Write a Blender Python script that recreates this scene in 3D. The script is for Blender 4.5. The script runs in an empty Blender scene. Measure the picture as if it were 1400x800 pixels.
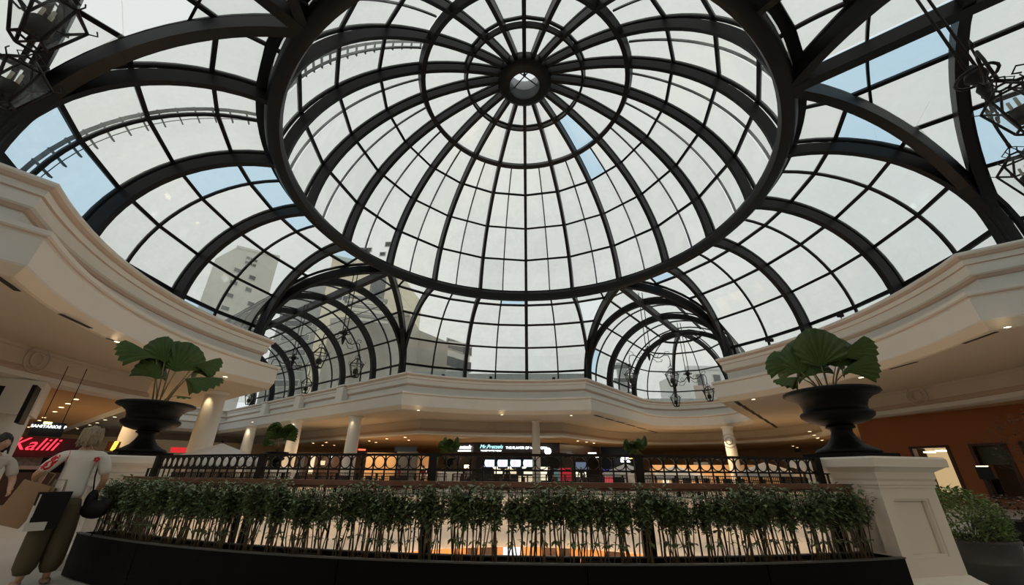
import bpy, math, random
from mathutils import Vector, Matrix, geometry
random.seed(7)
sc = bpy.context.scene
col = sc.collection
PI = math.pi
def R(d): return math.radians(d)

# ------------------------------------------------------------------ camera
D = 15.51          # dome axis stands at (0, D)
EYE = 1.15
_p, _r, _yaw = R(24.49), R(0.49), R(-2.24)
_F = Vector((math.sin(_yaw)*math.cos(_p), math.cos(_yaw)*math.cos(_p), math.sin(_p)))
_Rt = Vector((math.cos(_yaw), -math.sin(_yaw), 0))
_U = _Rt.cross(_F)
_R2 = _Rt*math.cos(_r) + _U*math.sin(_r)
_U2 = -_Rt*math.sin(_r) + _U*math.cos(_r)
cam_data = bpy.data.cameras.new('camera')
cam = bpy.data.objects.new('camera', cam_data)
col.objects.link(cam)
m = Matrix((( _R2.x, _U2.x, -_F.x, 0), (_R2.y, _U2.y, -_F.y, 0), (_R2.z, _U2.z, -_F.z, EYE), (0, 0, 0, 1)))
cam.matrix_world = m
cam_data.sensor_width = 36
cam_data.lens = 542.2/1400*36
cam_data.clip_start = 0.05
cam_data.clip_end = 2000
sc.camera = cam
def at(x, y, d):
    """a place seen in direction (x, y) of the 1400x800 photograph, at horizontal distance d from the photographer"""
    v = _R2*((x-700)/542.2) + _U2*((400-y)/542.2) + _F
    v = v * (d/math.hypot(v.x, v.y))
    return Vector((v.x, v.y, v.z+EYE))

# ------------------------------------------------------------------ sky
w = bpy.data.worlds.new('overcast_sky'); sc.world = w; w.use_nodes = True
nt = w.node_tree; nt.nodes.clear()
_out = nt.nodes.new('ShaderNodeOutputWorld'); _bg = nt.nodes.new('ShaderNodeBackground')
_tc = nt.nodes.new('ShaderNodeTexCoord'); _nz = nt.nodes.new('ShaderNodeTexNoise'); _cr = nt.nodes.new('ShaderNodeValToRGB')
_nz.inputs['Scale'].default_value = 2.2; _nz.inputs['Detail'].default_value = 5
_cr.color_ramp.elements[0].position = 0.3; _cr.color_ramp.elements[0].color = (0.80, 0.86, 0.89, 1)
_cr.color_ramp.elements[1].position = 0.68; _cr.color_ramp.elements[1].color = (0.98, 0.99, 0.98, 1)
nt.links.new(_tc.outputs['Generated'], _nz.inputs['Vector']); nt.links.new(_nz.outputs['Fac'], _cr.inputs['Fac'])
nt.links.new(_cr.outputs['Color'], _bg.inputs['Color']); nt.links.new(_bg.outputs[0], _out.inputs['Surface'])
_bg.inputs['Strength'].default_value = 0.90
sc.view_settings.view_transform = 'Standard'; sc.view_settings.look = 'None'
sc.view_settings.gamma = 1; sc.view_settings.use_curve_mapping = False
sc.view_settings.exposure = 0.0
sc.cycles.use_denoising = True
sc.cycles.max_bounces = 6; sc.cycles.diffuse_bounces = 4; sc.cycles.transparent_max_bounces = 24
sc.cycles.caustics_reflective = False; sc.cycles.caustics_refractive = False
sc.cycles.sample_clamp_indirect = 4

# ------------------------------------------------------------------ lamps of the mall and added fill lights
def area(name, loc, rot, sx, sy, power, color):
    l = bpy.data.lights.new(name, 'AREA'); l.shape = 'RECTANGLE'; l.size = sx; l.size_y = sy; l.energy = power; l.color = color
    o = bpy.data.objects.new(name, l); col.objects.link(o); o.location = loc; o.rotation_euler = rot
    return o
WARM = (1.0, 0.66, 0.36); SOFT = (1.0, 0.80, 0.58)
# ceiling lamps over the shops behind the frieze, upper floor
for a, rr, pw in ((-60, 24, 220), (-85, 22, 160), (-35, 25, 260), (-12, 24, 220), (10, 24, 220), (32, 25, 260), (55, 25, 140), (80, 24, 120), (100, 22, 60), (-105, 22, 60)):
    area('mall_ceiling_lamp', (rr*math.sin(R(a)), D+rr*math.cos(R(a)), 3.7), (0, 0, -R(a)), 7, 3, pw*1.5, WARM)
# lamps under the near gallery, lighting the lower hall and its far bulkhead
for a in (-168, -150, 168, 150, 180, -125, 125):
    area('lower_hall_lamp', (12.6*math.sin(R(a)), D+12.6*math.cos(R(a)), -0.75), (R(62), 0, PI-R(a)), 3.5, 1.2, 480, SOFT)
for a in (-40, -20, 0, 20, 40):
    area('lower_shop_lamp', (13.6*math.sin(R(a)), D+13.6*math.cos(R(a)), -2.75), (0, 0, -R(a)), 4, 1.2, 120, (1.0, 0.55, 0.22))
for a in range(0, 360, 45):  # added fill, bounced off the lower floor to brighten soffits and cornice
    area('added_bounce_fill', (12.4*math.sin(R(a)), D+12.4*math.cos(R(a)), -2.78), (R(38), 0, PI-R(a)), 3, 1.2, 420, (1.0, 0.88, 0.74))
for x_, y_ in ((-9, -2.5), (0, -4.5), (9, -2.5)):  # unseen fill added behind the camera, brightens the near pedestals and hedge
    area('added_near_fill', (x_, y_, 3.75), (0, 0, 0), 5, 3, 170, (1.0, 0.86, 0.70))
# ------------------------------------------------------------------ mesh helpers
def V3(*a): return Vector(a)
def P(r, phi, z): return Vector((r*math.sin(R(phi)), D + r*math.cos(R(phi)), z))
class MB:
    def __init__(s): s.v = []; s.f = []; s.mi = []; s.cur = 0; s.sm = []
    def add(s, vs, fs, smooth=False):
        n = len(s.v); s.v += [tuple(v) for v in vs]
        for f in fs: s.f.append(tuple(i+n for i in f)); s.mi.append(s.cur); s.sm.append(smooth)
        return s
    def box(s, c, sz, rz=0, M=None):
        x, y, z = sz[0]/2, sz[1]/2, sz[2]/2
        M = M or Matrix.Rotation(rz, 3, 'Z'); c = Vector(c)
        vs = [c + M @ Vector(p) for p in ((-x,-y,-z),(x,-y,-z),(x,y,-z),(-x,y,-z),(-x,-y,z),(x,-y,z),(x,y,z),(-x,y,z))]
        return s.add(vs, ((0,3,2,1),(4,5,6,7),(0,1,5,4),(1,2,6,5),(2,3,7,6),(3,0,4,7)))
    def frustum(s, c, a0, b0, a1, b1, h, rz=0):
        M = Matrix.Rotation(rz, 3, 'Z'); c = Vector(c)
        vs = [c + M @ Vector(p) for p in ((-a0/2,-b0/2,0),(a0/2,-b0/2,0),(a0/2,b0/2,0),(-a0/2,b0/2,0),(-a1/2,-b1/2,h),(a1/2,-b1/2,h),(a1/2,b1/2,h),(-a1/2,b1/2,h))]
        return s.add(vs, ((0,3,2,1),(4,5,6,7),(0,1,5,4),(1,2,6,5),(2,3,7,6),(3,0,4,7)))
    def sweep(s, pts, w, h, nrm, closed=False, smooth=False):
        """rectangular section; nrm(i) points along h, the side direction along w"""
        n = len(pts); vs = []; fs = []
        pts = [Vector(p) for p in pts]
        for i in range(n):
            a = pts[(i-1) % n] if (closed or i > 0) else pts[i]; b = pts[(i+1) % n] if (closed or i < n-1) else pts[i]
            t = (b-a).normalized(); N = Vector(nrm(i)); N = (N - t*N.dot(t)).normalized(); S = t.cross(N)
            for q, k in ((-1,-1),(1,-1),(1,1),(-1,1)): vs.append(pts[i] + S*(q*w/2) + N*(k*h/2))
        m_ = n if closed else n-1
        for i in range(m_):
            a, b = i*4, ((i+1) % n)*4
            for k in range(4): fs.append((a+k, a+(k+1) % 4, b+(k+1) % 4, b+k))
        if not closed: fs += [(3,2,1,0), tuple((n-1)*4+k for k in range(4))]
        return s.add(vs, fs, smooth)
    def tube(s, pts, r, k=6, closed=False, caps=True):
        n = len(pts); pts = [Vector(p) for p in pts]; vs = []; fs = []
        rs = r if isinstance(r, (list, tuple)) else [r]*n
        prev = None
        for i in range(n):
            a = pts[(i-1) % n] if (closed or i > 0) else pts[i]; b = pts[(i+1) % n] if (closed or i < n-1) else pts[i]
            t = (b-a).normalized()
            if prev is None: N = t.orthogonal().normalized()
            else:
                N = prev - t*prev.dot(t)
                N = N.normalized() if N.length > 1e-6 else t.orthogonal().normalized()
            prev = N; B = t.cross(N)
            for j in range(k):
                a_ = 2*PI*j/k; vs.append(pts[i] + (N*math.cos(a_) + B*math.sin(a_))*rs[i])
        m_ = n if closed else n-1
        for i in range(m_):
            a, b = i*k, ((i+1) % n)*k
            for j in range(k): fs.append((a+j, a+(j+1) % k, b+(j+1) % k, b+j))
        if not closed and caps: fs += [tuple(range(k))[::-1], tuple((n-1)*k+j for j in range(k))]
        return s.add(vs, fs, k > 4)
    def lathe(s, prof, c=(0,0,0), k=24, a0=0, a1=360, wob=None):
        c = Vector(c); full = abs(a1-a0) >= 359.9; m_ = k if full else k+1; vs = []; fs = []
        for i in range(m_):
            a = R(a0 + (a1-a0)*i/k)
            for j, (r, z) in enumerate(prof):
                rr = r*(wob(i, j) if wob else 1)
                vs.append(c + Vector((rr*math.cos(a), rr*math.sin(a), z)))
        L = len(prof)
        for i in range(k):
            b = ((i+1) % m_)*L; a = i*L
            for j in range(L-1): fs.append((a+j, b+j, b+j+1, a+j+1))
        return s.add(vs, fs, True)
    def ngon(s, pts, th=0):
        n = len(pts)
        if not th: return s.add(pts, (tuple(range(n)),))
        vs = [Vector(p) for p in pts]; N = geometry.normal(vs[:4]) if n >= 3 else Vector((0,0,1))
        vs2 = [p + N*th for p in vs]
        return s.add(vs+vs2, [tuple(range(n))[::-1], tuple(range(n, 2*n))] + [(i, (i+1) % n, n+(i+1) % n, n+i) for i in range(n)])
    def mesh(s, name, mats):
        me = bpy.data.meshes.new(name); me.from_pydata(s.v, [], s.f)
        if not isinstance(mats, (list, tuple)): mats = [mats]
        for m_ in mats: me.materials.append(m_)
        me.polygons.foreach_set('material_index', s.mi); me.polygons.foreach_set('use_smooth', s.sm)
        me.update(); return me
    def build(s, name, mats, parent=None, **kw):
        return link(name, s.mesh(name, mats), parent, **kw)
def link(name, me, parent=None, label=None, cat=None, group=None, kind=None, loc=None, rz=None):
    o = bpy.data.objects.new(name, me); col.objects.link(o)
    if parent is not None:
        o.parent = parent
    if label: o['label'] = label
    if cat: o['category'] = cat
    if group: o['group'] = group
    if kind: o['kind'] = kind
    if loc is not None: o.location = loc
    if rz is not None: o.rotation_euler = (0, 0, rz)
    return o
def thing(name, label, cat, group=None, loc=(0,0,0), rz=0, kind=None):
    return link(name, None, None, label, cat, group, kind, loc, rz)
def copy_tree(o, parent=None):
    c = o.copy(); col.objects.link(c); c.parent = parent
    for ch in o.children: copy_tree(ch, c)
    return c
def place(proto, first, loc, rz, label=None, group=None, scale=None):
    o = proto if first else copy_tree(proto)
    o.location = loc; o.rotation_euler = (0, 0, rz)
    if label: o['label'] = label
    if group: o['group'] = group
    if scale: o.scale = (scale,)*3
    return o
def text(name, s, size, m, parent, loc, rot, ext=0.01, shear=0, align='CENTER', **kw):
    c = bpy.data.curves.new(name, 'FONT'); c.body = s; c.size = size; c.extrude = ext; c.align_x = align; c.align_y = 'CENTER'; c.shear = shear
    c.materials.append(m)
    o = bpy.data.objects.new(name, c); col.objects.link(o)
    me = bpy.data.meshes.new_from_object(o.evaluated_get(bpy.context.evaluated_depsgraph_get()))
    bpy.data.objects.remove(o); bpy.data.curves.remove(c); me.name = name
    o = link(name, me, parent, **kw); o.location = loc; o.rotation_euler = rot
    return o

# ------------------------------------------------------------------ materials
def mat(name, c, rough=0.6, metal=0.0, var=0.08, scale=4.0, bump=0.0, emit=None, estr=0.0, bscale=None, spec=0.5):
    m_ = bpy.data.materials.new(name); m_.use_nodes = True; t = m_.node_tree
    b = t.nodes['Principled BSDF']; b.inputs['Roughness'].default_value = rough; b.inputs['Metallic'].default_value = metal
    b.inputs['Specular IOR Level'].default_value = spec
    tc = t.nodes.new('ShaderNodeTexCoord'); nz = t.nodes.new('ShaderNodeTexNoise'); nz.inputs['Scale'].default_value = scale; nz.inputs['Detail'].default_value = 4
    t.links.new(tc.outputs['Object'], nz.inputs['Vector'])
    mx = t.nodes.new('ShaderNodeMix'); mx.data_type = 'RGBA'
    mx.inputs[6].default_value = (*[x*(1-var) for x in c], 1); mx.inputs[7].default_value = (*[min(1, x*(1+var)) for x in c], 1)
    t.links.new(nz.outputs['Fac'], mx.inputs[0]); t.links.new(mx.outputs[2], b.inputs['Base Color'])
    if bump:
        n2 = t.nodes.new('ShaderNodeTexNoise'); n2.inputs['Scale'].default_value = bscale or scale*8; t.links.new(tc.outputs['Object'], n2.inputs['Vector'])
        bp = t.nodes.new('ShaderNodeBump'); bp.inputs['Strength'].default_value = bump; bp.inputs['Distance'].default_value = 0.02
        t.links.new(n2.outputs['Fac'], bp.inputs['Height']); t.links.new(bp.outputs[0], b.inputs['Normal'])
    if emit:
        b.inputs['Emission Color'].default_value = (*emit, 1); b.inputs['Emission Strength'].default_value = estr
    return m_
def glass_mat(name, tint, film, filmcol):
    m_ = bpy.data.materials.new(name); m_.use_nodes = True; t = m_.node_tree; t.nodes.clear()
    o = t.nodes.new('ShaderNodeOutputMaterial'); tr = t.nodes.new('ShaderNodeBsdfTransparent'); tr.inputs[0].default_value = (*tint, 1)
    tl = t.nodes.new('ShaderNodeBsdfTranslucent'); gl = t.nodes.new('ShaderNodeBsdfGlossy'); gl.inputs['Roughness'].default_value = 0.05
    gl.inputs[0].default_value = (0.9, 0.95, 0.95, 1)
    tc = t.nodes.new('ShaderNodeTexCoord'); nz = t.nodes.new('ShaderNodeTexNoise'); nz.inputs['Scale'].default_value = 0.8; nz.inputs['Detail'].default_value = 7; nz.inputs['Roughness'].default_value = 0.7
    cr = t.nodes.new('ShaderNodeValToRGB'); cr.color_ramp.elements[0].position = 0.3; cr.color_ramp.elements[1].position = 0.75
    cr.color_ramp.elements[0].color = (film*0.6,)*3 + (1,); cr.color_ramp.elements[1].color = (film*1.5,)*3 + (1,)
    oi = t.nodes.new('ShaderNodeObjectInfo'); ad = t.nodes.new('ShaderNodeMath'); ad.operation = 'MULTIPLY_ADD'; ad.inputs[1].default_value = 0.5
    t.links.new(tc.outputs['Object'], nz.inputs['Vector'])
    t.links.new(oi.outputs['Random'], ad.inputs[0]); t.links.new(nz.outputs['Fac'], ad.inputs[2])
    sb = t.nodes.new('ShaderNodeMath'); sb.operation = 'SUBTRACT'; sb.inputs[1].default_value = 0.25; t.links.new(ad.outputs[0], sb.inputs[0])
    t.links.new(sb.outputs[0], cr.inputs['Fac'])
    tl.inputs[0].default_value = (*filmcol, 1)
    m1 = t.nodes.new('ShaderNodeMixShader'); m2 = t.nodes.new('ShaderNodeMixShader')
    t.links.new(cr.outputs[0], m1.inputs[0]); t.links.new(tr.outputs[0], m1.inputs[1]); t.links.new(tl.outputs[0], m1.inputs[2])
    m2.inputs[0].default_value = 0.03; t.links.new(m1.outputs[0], m2.inputs[1]); t.links.new(gl.outputs[0], m2.inputs[2])
    t.links.new(m2.outputs[0], o.inputs['Surface'])
    return m_
STEEL = mat('painted_black_steel', (0.007, 0.007, 0.007), 0.42, 0.0, 0.25, 1.5, 0.1, spec=0.22)
STEEL2 = mat('black_glazing_bar', (0.007, 0.007, 0.008), 0.5, 0.0, 0.2, 2, spec=0.15)
GLASS = glass_mat('filmed_glass', (0.95, 0.955, 0.93), 0.11, (0.80, 0.80, 0.74))
GLASSB = glass_mat('clear_bluish_glass', (0.80, 0.91, 0.97), 0.05, (0.7, 0.8, 0.85))
GLASSC = glass_mat('cleaned_glass', (0.99, 1.0, 0.99), 0.01, (0.9, 0.9, 0.9))
PLASTER = mat('cream_plaster', (0.71, 0.69, 0.64), 0.75, 0, 0.05, 1.2, 0.05)
SOFFIT = mat('beige_soffit_paint', (0.67, 0.565, 0.43), 0.8, 0, 0.05, 0.7, 0.04)
FRIEZE = mat('beige_frieze_paint', (0.60, 0.53, 0.44), 0.8, 0, 0.05, 0.9, 0.04)
TAUPE = mat('taupe_moulding_paint', (0.50, 0.385, 0.305), 0.7, 0, 0.05, 1.5)
COLWHITE = mat('white_column_paint', (0.8, 0.77, 0.71), 0.6, 0, 0.04, 2)
MALLCEIL = mat('warm_mall_ceiling', (0.55, 0.36, 0.20), 0.8, 0, 0.06, 0.5)
LOWFLOOR = mat('light_lower_floor', (0.78, 0.74, 0.68), 0.5, 0, 0.05, 1)
FLOORM = mat('pale_marble_floor', (0.42, 0.41, 0.38), 0.5, 0, 0.12, 1.5, 0.02)
ROOFM = mat('grey_roof_sheet', (0.22, 0.24, 0.23), 0.7, 0, 0.2, 0.6, 0.2)
BLACK = mat('matt_black', (0.008, 0.008, 0.008), 0.6, 0, 0.2, 5, spec=0.2)
IRON = mat('wrought_iron', (0.009, 0.007, 0.006), 0.5, 0.0, 0.2, 12, 0.1, spec=0.25)
WOOD = mat('varnished_red_wood', (0.17, 0.075, 0.045), 0.4, 0, 0.35, 9, 0.1)
def emis(name, c, s):
    return mat(name, (0.02, 0.02, 0.02), 0.5, 0, 0.0, 2, 0, c, s)
LAMPW = emis('warm_lamp_glow', (1.0, 0.80, 0.52), 7)
LAMPC = emis('white_lamp_glow', (0.95, 0.97, 1.0), 3)
# ------------------------------------------------------------------ plan loops of the hall
RC = 14.0; SC = 4.34
VAULT = {'corridor': (-54, 46.0, False), 'apse': (36, 23.6, True), 'front_left': (-144, 30.0, False), 'front_right': (126, 30.0, False)}
def axis_pt(phi, u, s, z=0.0):
    a = R(phi); return Vector((u*math.sin(a) + s*math.cos(a), D + u*math.cos(a) - s*math.sin(a), z))
def loop(rc, s_, extra=0.0, step=3.0, rleft=None):
    """closed outline of the open well: four arcs joined by four arms; returns [(x, y)] and a run name per segment"""
    de = math.degrees(math.asin(s_/rc)); pts = []; tag = []
    for phi, u1, apse in ((36, 23.6, True), (126, 30, False), (216, 30, False), (306, 46, False)):
        u0 = math.sqrt(rc*rc - s_*s_)
        # the gallery over the photographer stands further back
        near = rc + 1.7; sL = s_ + (1.1 if phi == 216 else 0); sR = s_ + (1.1 if phi == 126 else 0)
        rcL = near if phi == 216 else (rleft or rc) if phi == 306 else rc; rcR = near if phi == 126 else (rleft or rc) if phi == 216 else rc
        pts.append(axis_pt(phi, math.sqrt(rcL**2 - sL**2), -sL)); tag.append('arm%d' % phi)
        if apse:
            pts.append(axis_pt(phi, u1, -s_)); tag.append('arm%d' % phi)
            n = 18
            for k in range(1, n):
                b = -90 + 180*k/n
                pts.append(axis_pt(phi, u1 + s_*math.cos(R(b)), s_*math.sin(R(b)))); tag.append('arm%d' % phi)
            pts.append(axis_pt(phi, u1, s_)); tag.append('arm%d' % phi)
        else:
            pts.append(axis_pt(phi, u1 + extra, -sL)); tag.append('arm%d' % phi)
            pts.append(axis_pt(phi, u1 + extra, sR)); tag.append('arm%d' % phi)
        # arc from phi+de to phi+90-de
        rr = rcR; de = math.degrees(math.asin(sR/rr))
        a0, a1 = phi + de, phi + 90 - de; n = max(3, int((a1-a0)/step))
        for k in range(n):
            a = a0 + (a1-a0)*k/n; pts.append(Vector((rr*math.sin(R(a)), D + rr*math.cos(R(a)), 0))); tag.append('arc%d' % phi)
    return pts, tag
def sweep_profile(pts, prof, closed=True):
    """prof: [(offset away from the well, z)]; the outline runs clockwise seen from above"""
    n = len(pts); rings = []
    for i in range(n):
        a, b, c = pts[i-1], pts[i], pts[(i+1) % n]
        if not closed and i == 0: a = b + (b-c)
        if not closed and i == n-1: c = b + (b-a)
        d1 = (b-a).normalized(); d2 = (c-b).normalized()
        n1 = Vector((-d1.y, d1.x, 0)); n2 = Vector((-d2.y, d2.x, 0)); bis = (n1+n2)
        bis = bis.normalized(); k = 1/max(0.35, bis.dot(n1))
        rings.append([Vector((b.x + bis.x*o*k, b.y + bis.y*o*k, z)) for o, z in prof])
    return rings
def trims(pts, tag, prof, mats, label, flat=True, mi=None):
    rings = sweep_profile(pts, prof); n = len(pts); seen = {}
    for i in range(n):
        key = tag[i]
        mb = seen.setdefault(key, MB())
        a, b = rings[i], rings[(i+1) % n]
        for j in range(len(prof)-1):
            mb.cur = mi[j] if mi else 0
            mb.add((a[j], b[j], b[j+1], a[j+1]), ((0, 3, 2, 1),))
    for key, mb in seen.items():
        global TRIMN; TRIMN += 1
        mb.build('trim_%d' % TRIMN, mats, None, kind='structure', label=label)
TRIMN = 0
lp, tg = loop(RC, SC)
# test the side on which offsets fall: they must leave the well
_t = sweep_profile(lp, [(1.0, 0)])
if (Vector((_t[-3][0].x, _t[-3][0].y - D, 0))).length < RC: lp.reverse(); tg.reverse(); tg = tg[1:] + tg[:1]
prof = [(2.2, 7.47), (0.0, 7.47), (-0.02, 7.40), (0.04, 7.36), (0.06, 7.27), (0.13, 7.25), (0.16, 7.10), (0.22, 7.08), (0.22, 6.78), (0.30, 6.75), (0.33, 6.66), (0.40, 6.64), (0.40, 6.08),
        (-0.45, 6.08), (-0.45, 5.98), (-0.40, 5.95), (-0.40, 5.90), (-0.36, 5.88), (-0.33, 5.22), (-0.30, 5.18), (-0.20, 4.93), (-0.15, 4.90)]
mi = [0,0,0,1,1,0,1,0,0,1,1,0,0,0,0,1,0,0,0,2,2]
trims(lp, tg, prof, [PLASTER, TAUPE, SOFFIT], 'cream stepped plaster cornice around the open well under the glass roof', mi=mi)
mi[-1] = 2
def flat(name, outer, holes, z, m_, th=None, label=None, kind='structure'):
    polys = [[Vector((p[0], p[1], 0)) for p in outer]] + [[Vector((p[0], p[1], 0)) for p in h] for h in holes]
    tris = geometry.tessellate_polygon(polys); flatv = [p for q in polys for p in q]
    mb = MB(); mb.add([(p.x, p.y, z) for p in flatv], [tuple(t) for t in tris])
    if th:
        mb.add([(p.x, p.y, z+th) for p in flatv], [tuple(t) for t in tris])
    return mb.build(name, m_, None, kind=kind, label=label)
def circ(r, n=72, cx=0, cy=D): return [(cx + r*math.sin(2*PI*k/n), cy + r*math.cos(2*PI*k/n)) for k in range(n)]
def offs(pts, o): return [(q[0].x, q[0].y) for q in sweep_profile(pts, [(o, 0)])]
inner = offs(lp, -0.15)
fl, ft = loop(18.4, 8.4, 4.0, rleft=17.0)
_t = sweep_profile(fl, [(1.0, 0)])
if (Vector((_t[-3][0].x, _t[-3][0].y - D, 0))).length < 18.4: fl.reverse(); ft.reverse(); ft = ft[1:] + ft[:1]
flat('ceiling', [(p.x, p.y) for p in fl], [inner], 4.90, SOFFIT, None, 'beige gallery soffit between the cornice and the panelled frieze')
fz = [(0, 4.9), (0, 4.80), (0.05, 4.78), (0.05, 4.30), (0.0, 4.28), (0.0, 4.22), (-0.05, 4.2), (-0.05, 4.10), (-0.16, 4.07), (-0.18, 3.90), (0.0, 3.86), (0.4, 3.84)]
trims(fl, ft, fz, [FRIEZE, TAUPE, PLASTER], 'beige panelled frieze between gallery soffit and mall ceiling', mi=[0,0,0,1,1,0,1,0,2,2,2])
flat('ceiling', circ(62), [offs(fl, 0.35)], 3.84, MALLCEIL, None, 'warm lit ceiling of the mall beyond the frieze')
flat('roof', circ(75), [offs(lp, 1.55)], 7.42, ROOFM, None, 'flat grey roof around the glass vaults')
flat('ground', circ(320), [circ(74)], -6.6, ROOFM, None, 'street level ground outside the building')
# upper floor with its round opening, lower floor and lower bulkhead
RV = 10.75
flat('floor', circ(60), [circ(RV, 96)], 0.0, FLOORM, None, 'pale polished stone floor of the upper gallery')
mb = MB(); mb.lathe([(RV, 0.0), (RV-0.05, -0.05), (RV-0.05, -0.30), (RV, -0.33), (RV, -0.9), (RV-0.04, -0.93), (RV-0.04, -1.2), (RV, -1.24), (RV, -2.0), (RV-0.05, -2.03), (RV-0.05, -2.55), (RV+0.1, -2.65), (RV+0.4, -2.68)], (0, D, 0), 96)
LOWCREAM = mat('lit_cream_bulkhead', (0.80, 0.72, 0.60), 0.7, 0, 0.04, 0.8)
mb.build('trim_%d' % (TRIMN+1), LOWCREAM, None, kind='structure', label='cream curved bulkhead of the gallery edge seen through the hedge stems')
ORANGE = mat('orange_lower_shop_wall', (0.75, 0.42, 0.17), 0.7, 0, 0.15, 0.5)
mb = MB(); mb.lathe([(RV+0.3, -2.68), (16.2, -2.72)], (0, D, 0), 72); mb.build('ceiling', LOWCREAM, None, kind='structure', label='lower gallery ceiling above the lower shops')
mb = MB(); mb.lathe([(16.0, -2.7), (16.0, -6.5)], (0, D, 0), 72); mb.build('wall_lower', ORANGE, None, kind='structure', label='warm orange shop fronts of the lower floor')
flat('floor', circ(17), [], -6.4, LOWFLOOR, None, 'pale stone floor of the lower hall')
# outer walls of the mall
WALLB = mat('warm_beige_back_wall', (0.45, 0.32, 0.2), 0.8, 0, 0.08, 0.5)
mb = MB(); mb.lathe([(44, -0.2), (44, 3.9)], (0, D, 0), 72, 0, 360); mb.build('wall_back', WALLB, None, kind='structure', label='beige back wall of the mall far behind the gallery')

# ------------------------------------------------------------------ the glass dome
SK0, SKA, SKZ = 10.55, 4.83, 7.82      # skirt: quarter circle about (SK0, SKZ)
DZ, DB = 12.65, 8.94
OFF = 0.42
def dome(phi, t, o=0.0):
    return P((SK0+o)*math.cos(R(t)), phi, DZ + (DB+o)*math.sin(R(t)))
def domeN(phi, t):
    v = Vector((math.cos(R(t))/SK0, 0, math.sin(R(t))/DB)).normalized(); return Vector((v.x*math.sin(R(phi)), v.x*math.cos(R(phi)), v.z))
def skirt(phi, t, o=0.0):
    return P(SK0 + (SKA+o)*math.sin(R(t)), phi, SKZ + (SKA+o)*math.cos(R(t)))
def skN(phi, t): return Vector((math.sin(R(t))*math.sin(R(phi)), math.sin(R(t))*math.cos(R(phi)), math.cos(R(t))))
def vpt(phi, u, t, o=0.0):
    """t = angle from crown, signed"""
    return axis_pt(phi, u, (SKA+o)*math.sin(R(t)), SKZ + (SKA+o)*math.cos(R(t)))
def ustart(t, o=0.0):
    x = abs((SKA+o)*math.sin(R(t))); return math.sqrt(SK0*SK0 + 2*SK0*x)
def vN(phi, t):
    a = R(phi); s = math.sin(R(t)); return Vector((s*math.cos(a), -s*math.sin(a), math.cos(R(t))))
def pane_mesh(corner_fn, nrm, nu, nv, th=0.02):
    """curved slab over the unit square"""
    mb = MB(); vs = []
    for k in (0, 1):
        for i in range(nu+1):
            for j in range(nv+1):
                a, b = i/nu, j/nv; vs.append(corner_fn(a, b) + nrm(a, b)*(th*k))
    w_ = nv+1; n = (nu+1)*w_; fs = []
    for k in (0, 1):
        for i in range(nu):
            for j in range(nv):
                q = (k*n+i*w_+j, k*n+(i+1)*w_+j, k*n+(i+1)*w_+j+1, k*n+i*w_+j+1); fs.append(q if k else q[::-1])
    per = [(i, 0) for i in range(nu)] + [(nu, j) for j in range(nv)] + [(i, nv) for i in range(nu, 0, -1)] + [(0, j) for j in range(nv, 0, -1)]
    for q in range(len(per)):
        a = per[q][0]*w_+per[q][1]; b = per[(q+1) % len(per)][0]*w_+per[(q+1) % len(per)][1]; fs.append((a, b, b+n, a+n))
    mb.add(vs, fs); return mb
DL = [4, 18.2, 32.1, 46, 58, 72, 84]
gd = thing('glass_dome', 'great round glass dome of black ribs over the atrium', 'dome')
def ringpts(fn, n, a0=0, a1=360): return [fn(a0 + (a1-a0)*k/n) for k in range(n)]
mb = MB()
rb = [(10.30, 12.42), (10.62, 12.36), (10.80, 12.50), (10.80, 12.95), (10.62, 13.02), (10.34, 12.95), (10.24, 12.68), (10.30, 12.42)]
mb.lathe(rb, (0, D, 0), 120); mb.build('ring_beam', STEEL, gd, label='thick black ring beam at the foot of the dome')
mb = MB(); mb.lathe([(10.85, 12.9), (11.15, 12.9), (11.15, 13.3), (10.85, 13.3), (10.85, 12.9)], (0, D, 0), 120); mb.build('curb_ring', STEEL2, gd)
# rib: one mesh shared by twenty
def local_rib(w_, d_, t0, t1, o, n=26):
    mb = MB(); pts = []; ns = []
    for i in range(n+1):
        t = t0 + (t1-t0)*i/n; r_ = (SK0+o)*math.cos(R(t)); z_ = DZ + (DB+o)*math.sin(R(t)); pts.append(Vector((0, r_, z_)))
        v = Vector((0, math.cos(R(t))/SK0, math.sin(R(t))/DB)).normalized(); ns.append(v)
    mb.sweep(pts, w_, d_, lambda i: ns[i]); return mb
me = local_rib(0.20, 0.42, 0.5, 82.5, 0.0).mesh('rib', STEEL)
for k in range(20): link('rib', me, gd, loc=(0, D, 0), rz=-R(18*k))
me = local_rib(0.13, 0.14, 3, 85.5, OFF).mesh('glazing_bar', STEEL2)
for k in range(20): link('glazing_bar', me, gd, loc=(0, D, 0), rz=-R(18*k))
me = local_rib(0.075, 0.09, 3, 58, OFF).mesh('glazing_bar', STEEL2)
for k in range(20): link('glazing_bar', me, gd, loc=(0, D, 0), rz=-R(18*k+9))
for t, w_, h_ in ((18.2, 0.13, 0.14), (32.1, 0.13, 0.14), (46, 0.13, 0.14), (72, 0.12, 0.14)):
    mb = MB(); N = 20 if t != 58 else 80
    pts = [dome(18*k, t, OFF) for k in range(20)]
    mb.sweep(pts, w_, h_, lambda i: domeN(18*i, t), closed=True); mb.build('purlin', STEEL2, gd)
for t, w_, h_ in ((58, 0.26, 0.40), (72, 0.12, 0.30)):
    mb = MB(); pts = [dome(4.5*k, t) for k in range(80)]
    mb.sweep(pts, w_, h_, lambda i: domeN(4.5*i, t), closed=True); mb.build('inner_ring', STEEL, gd)
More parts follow.
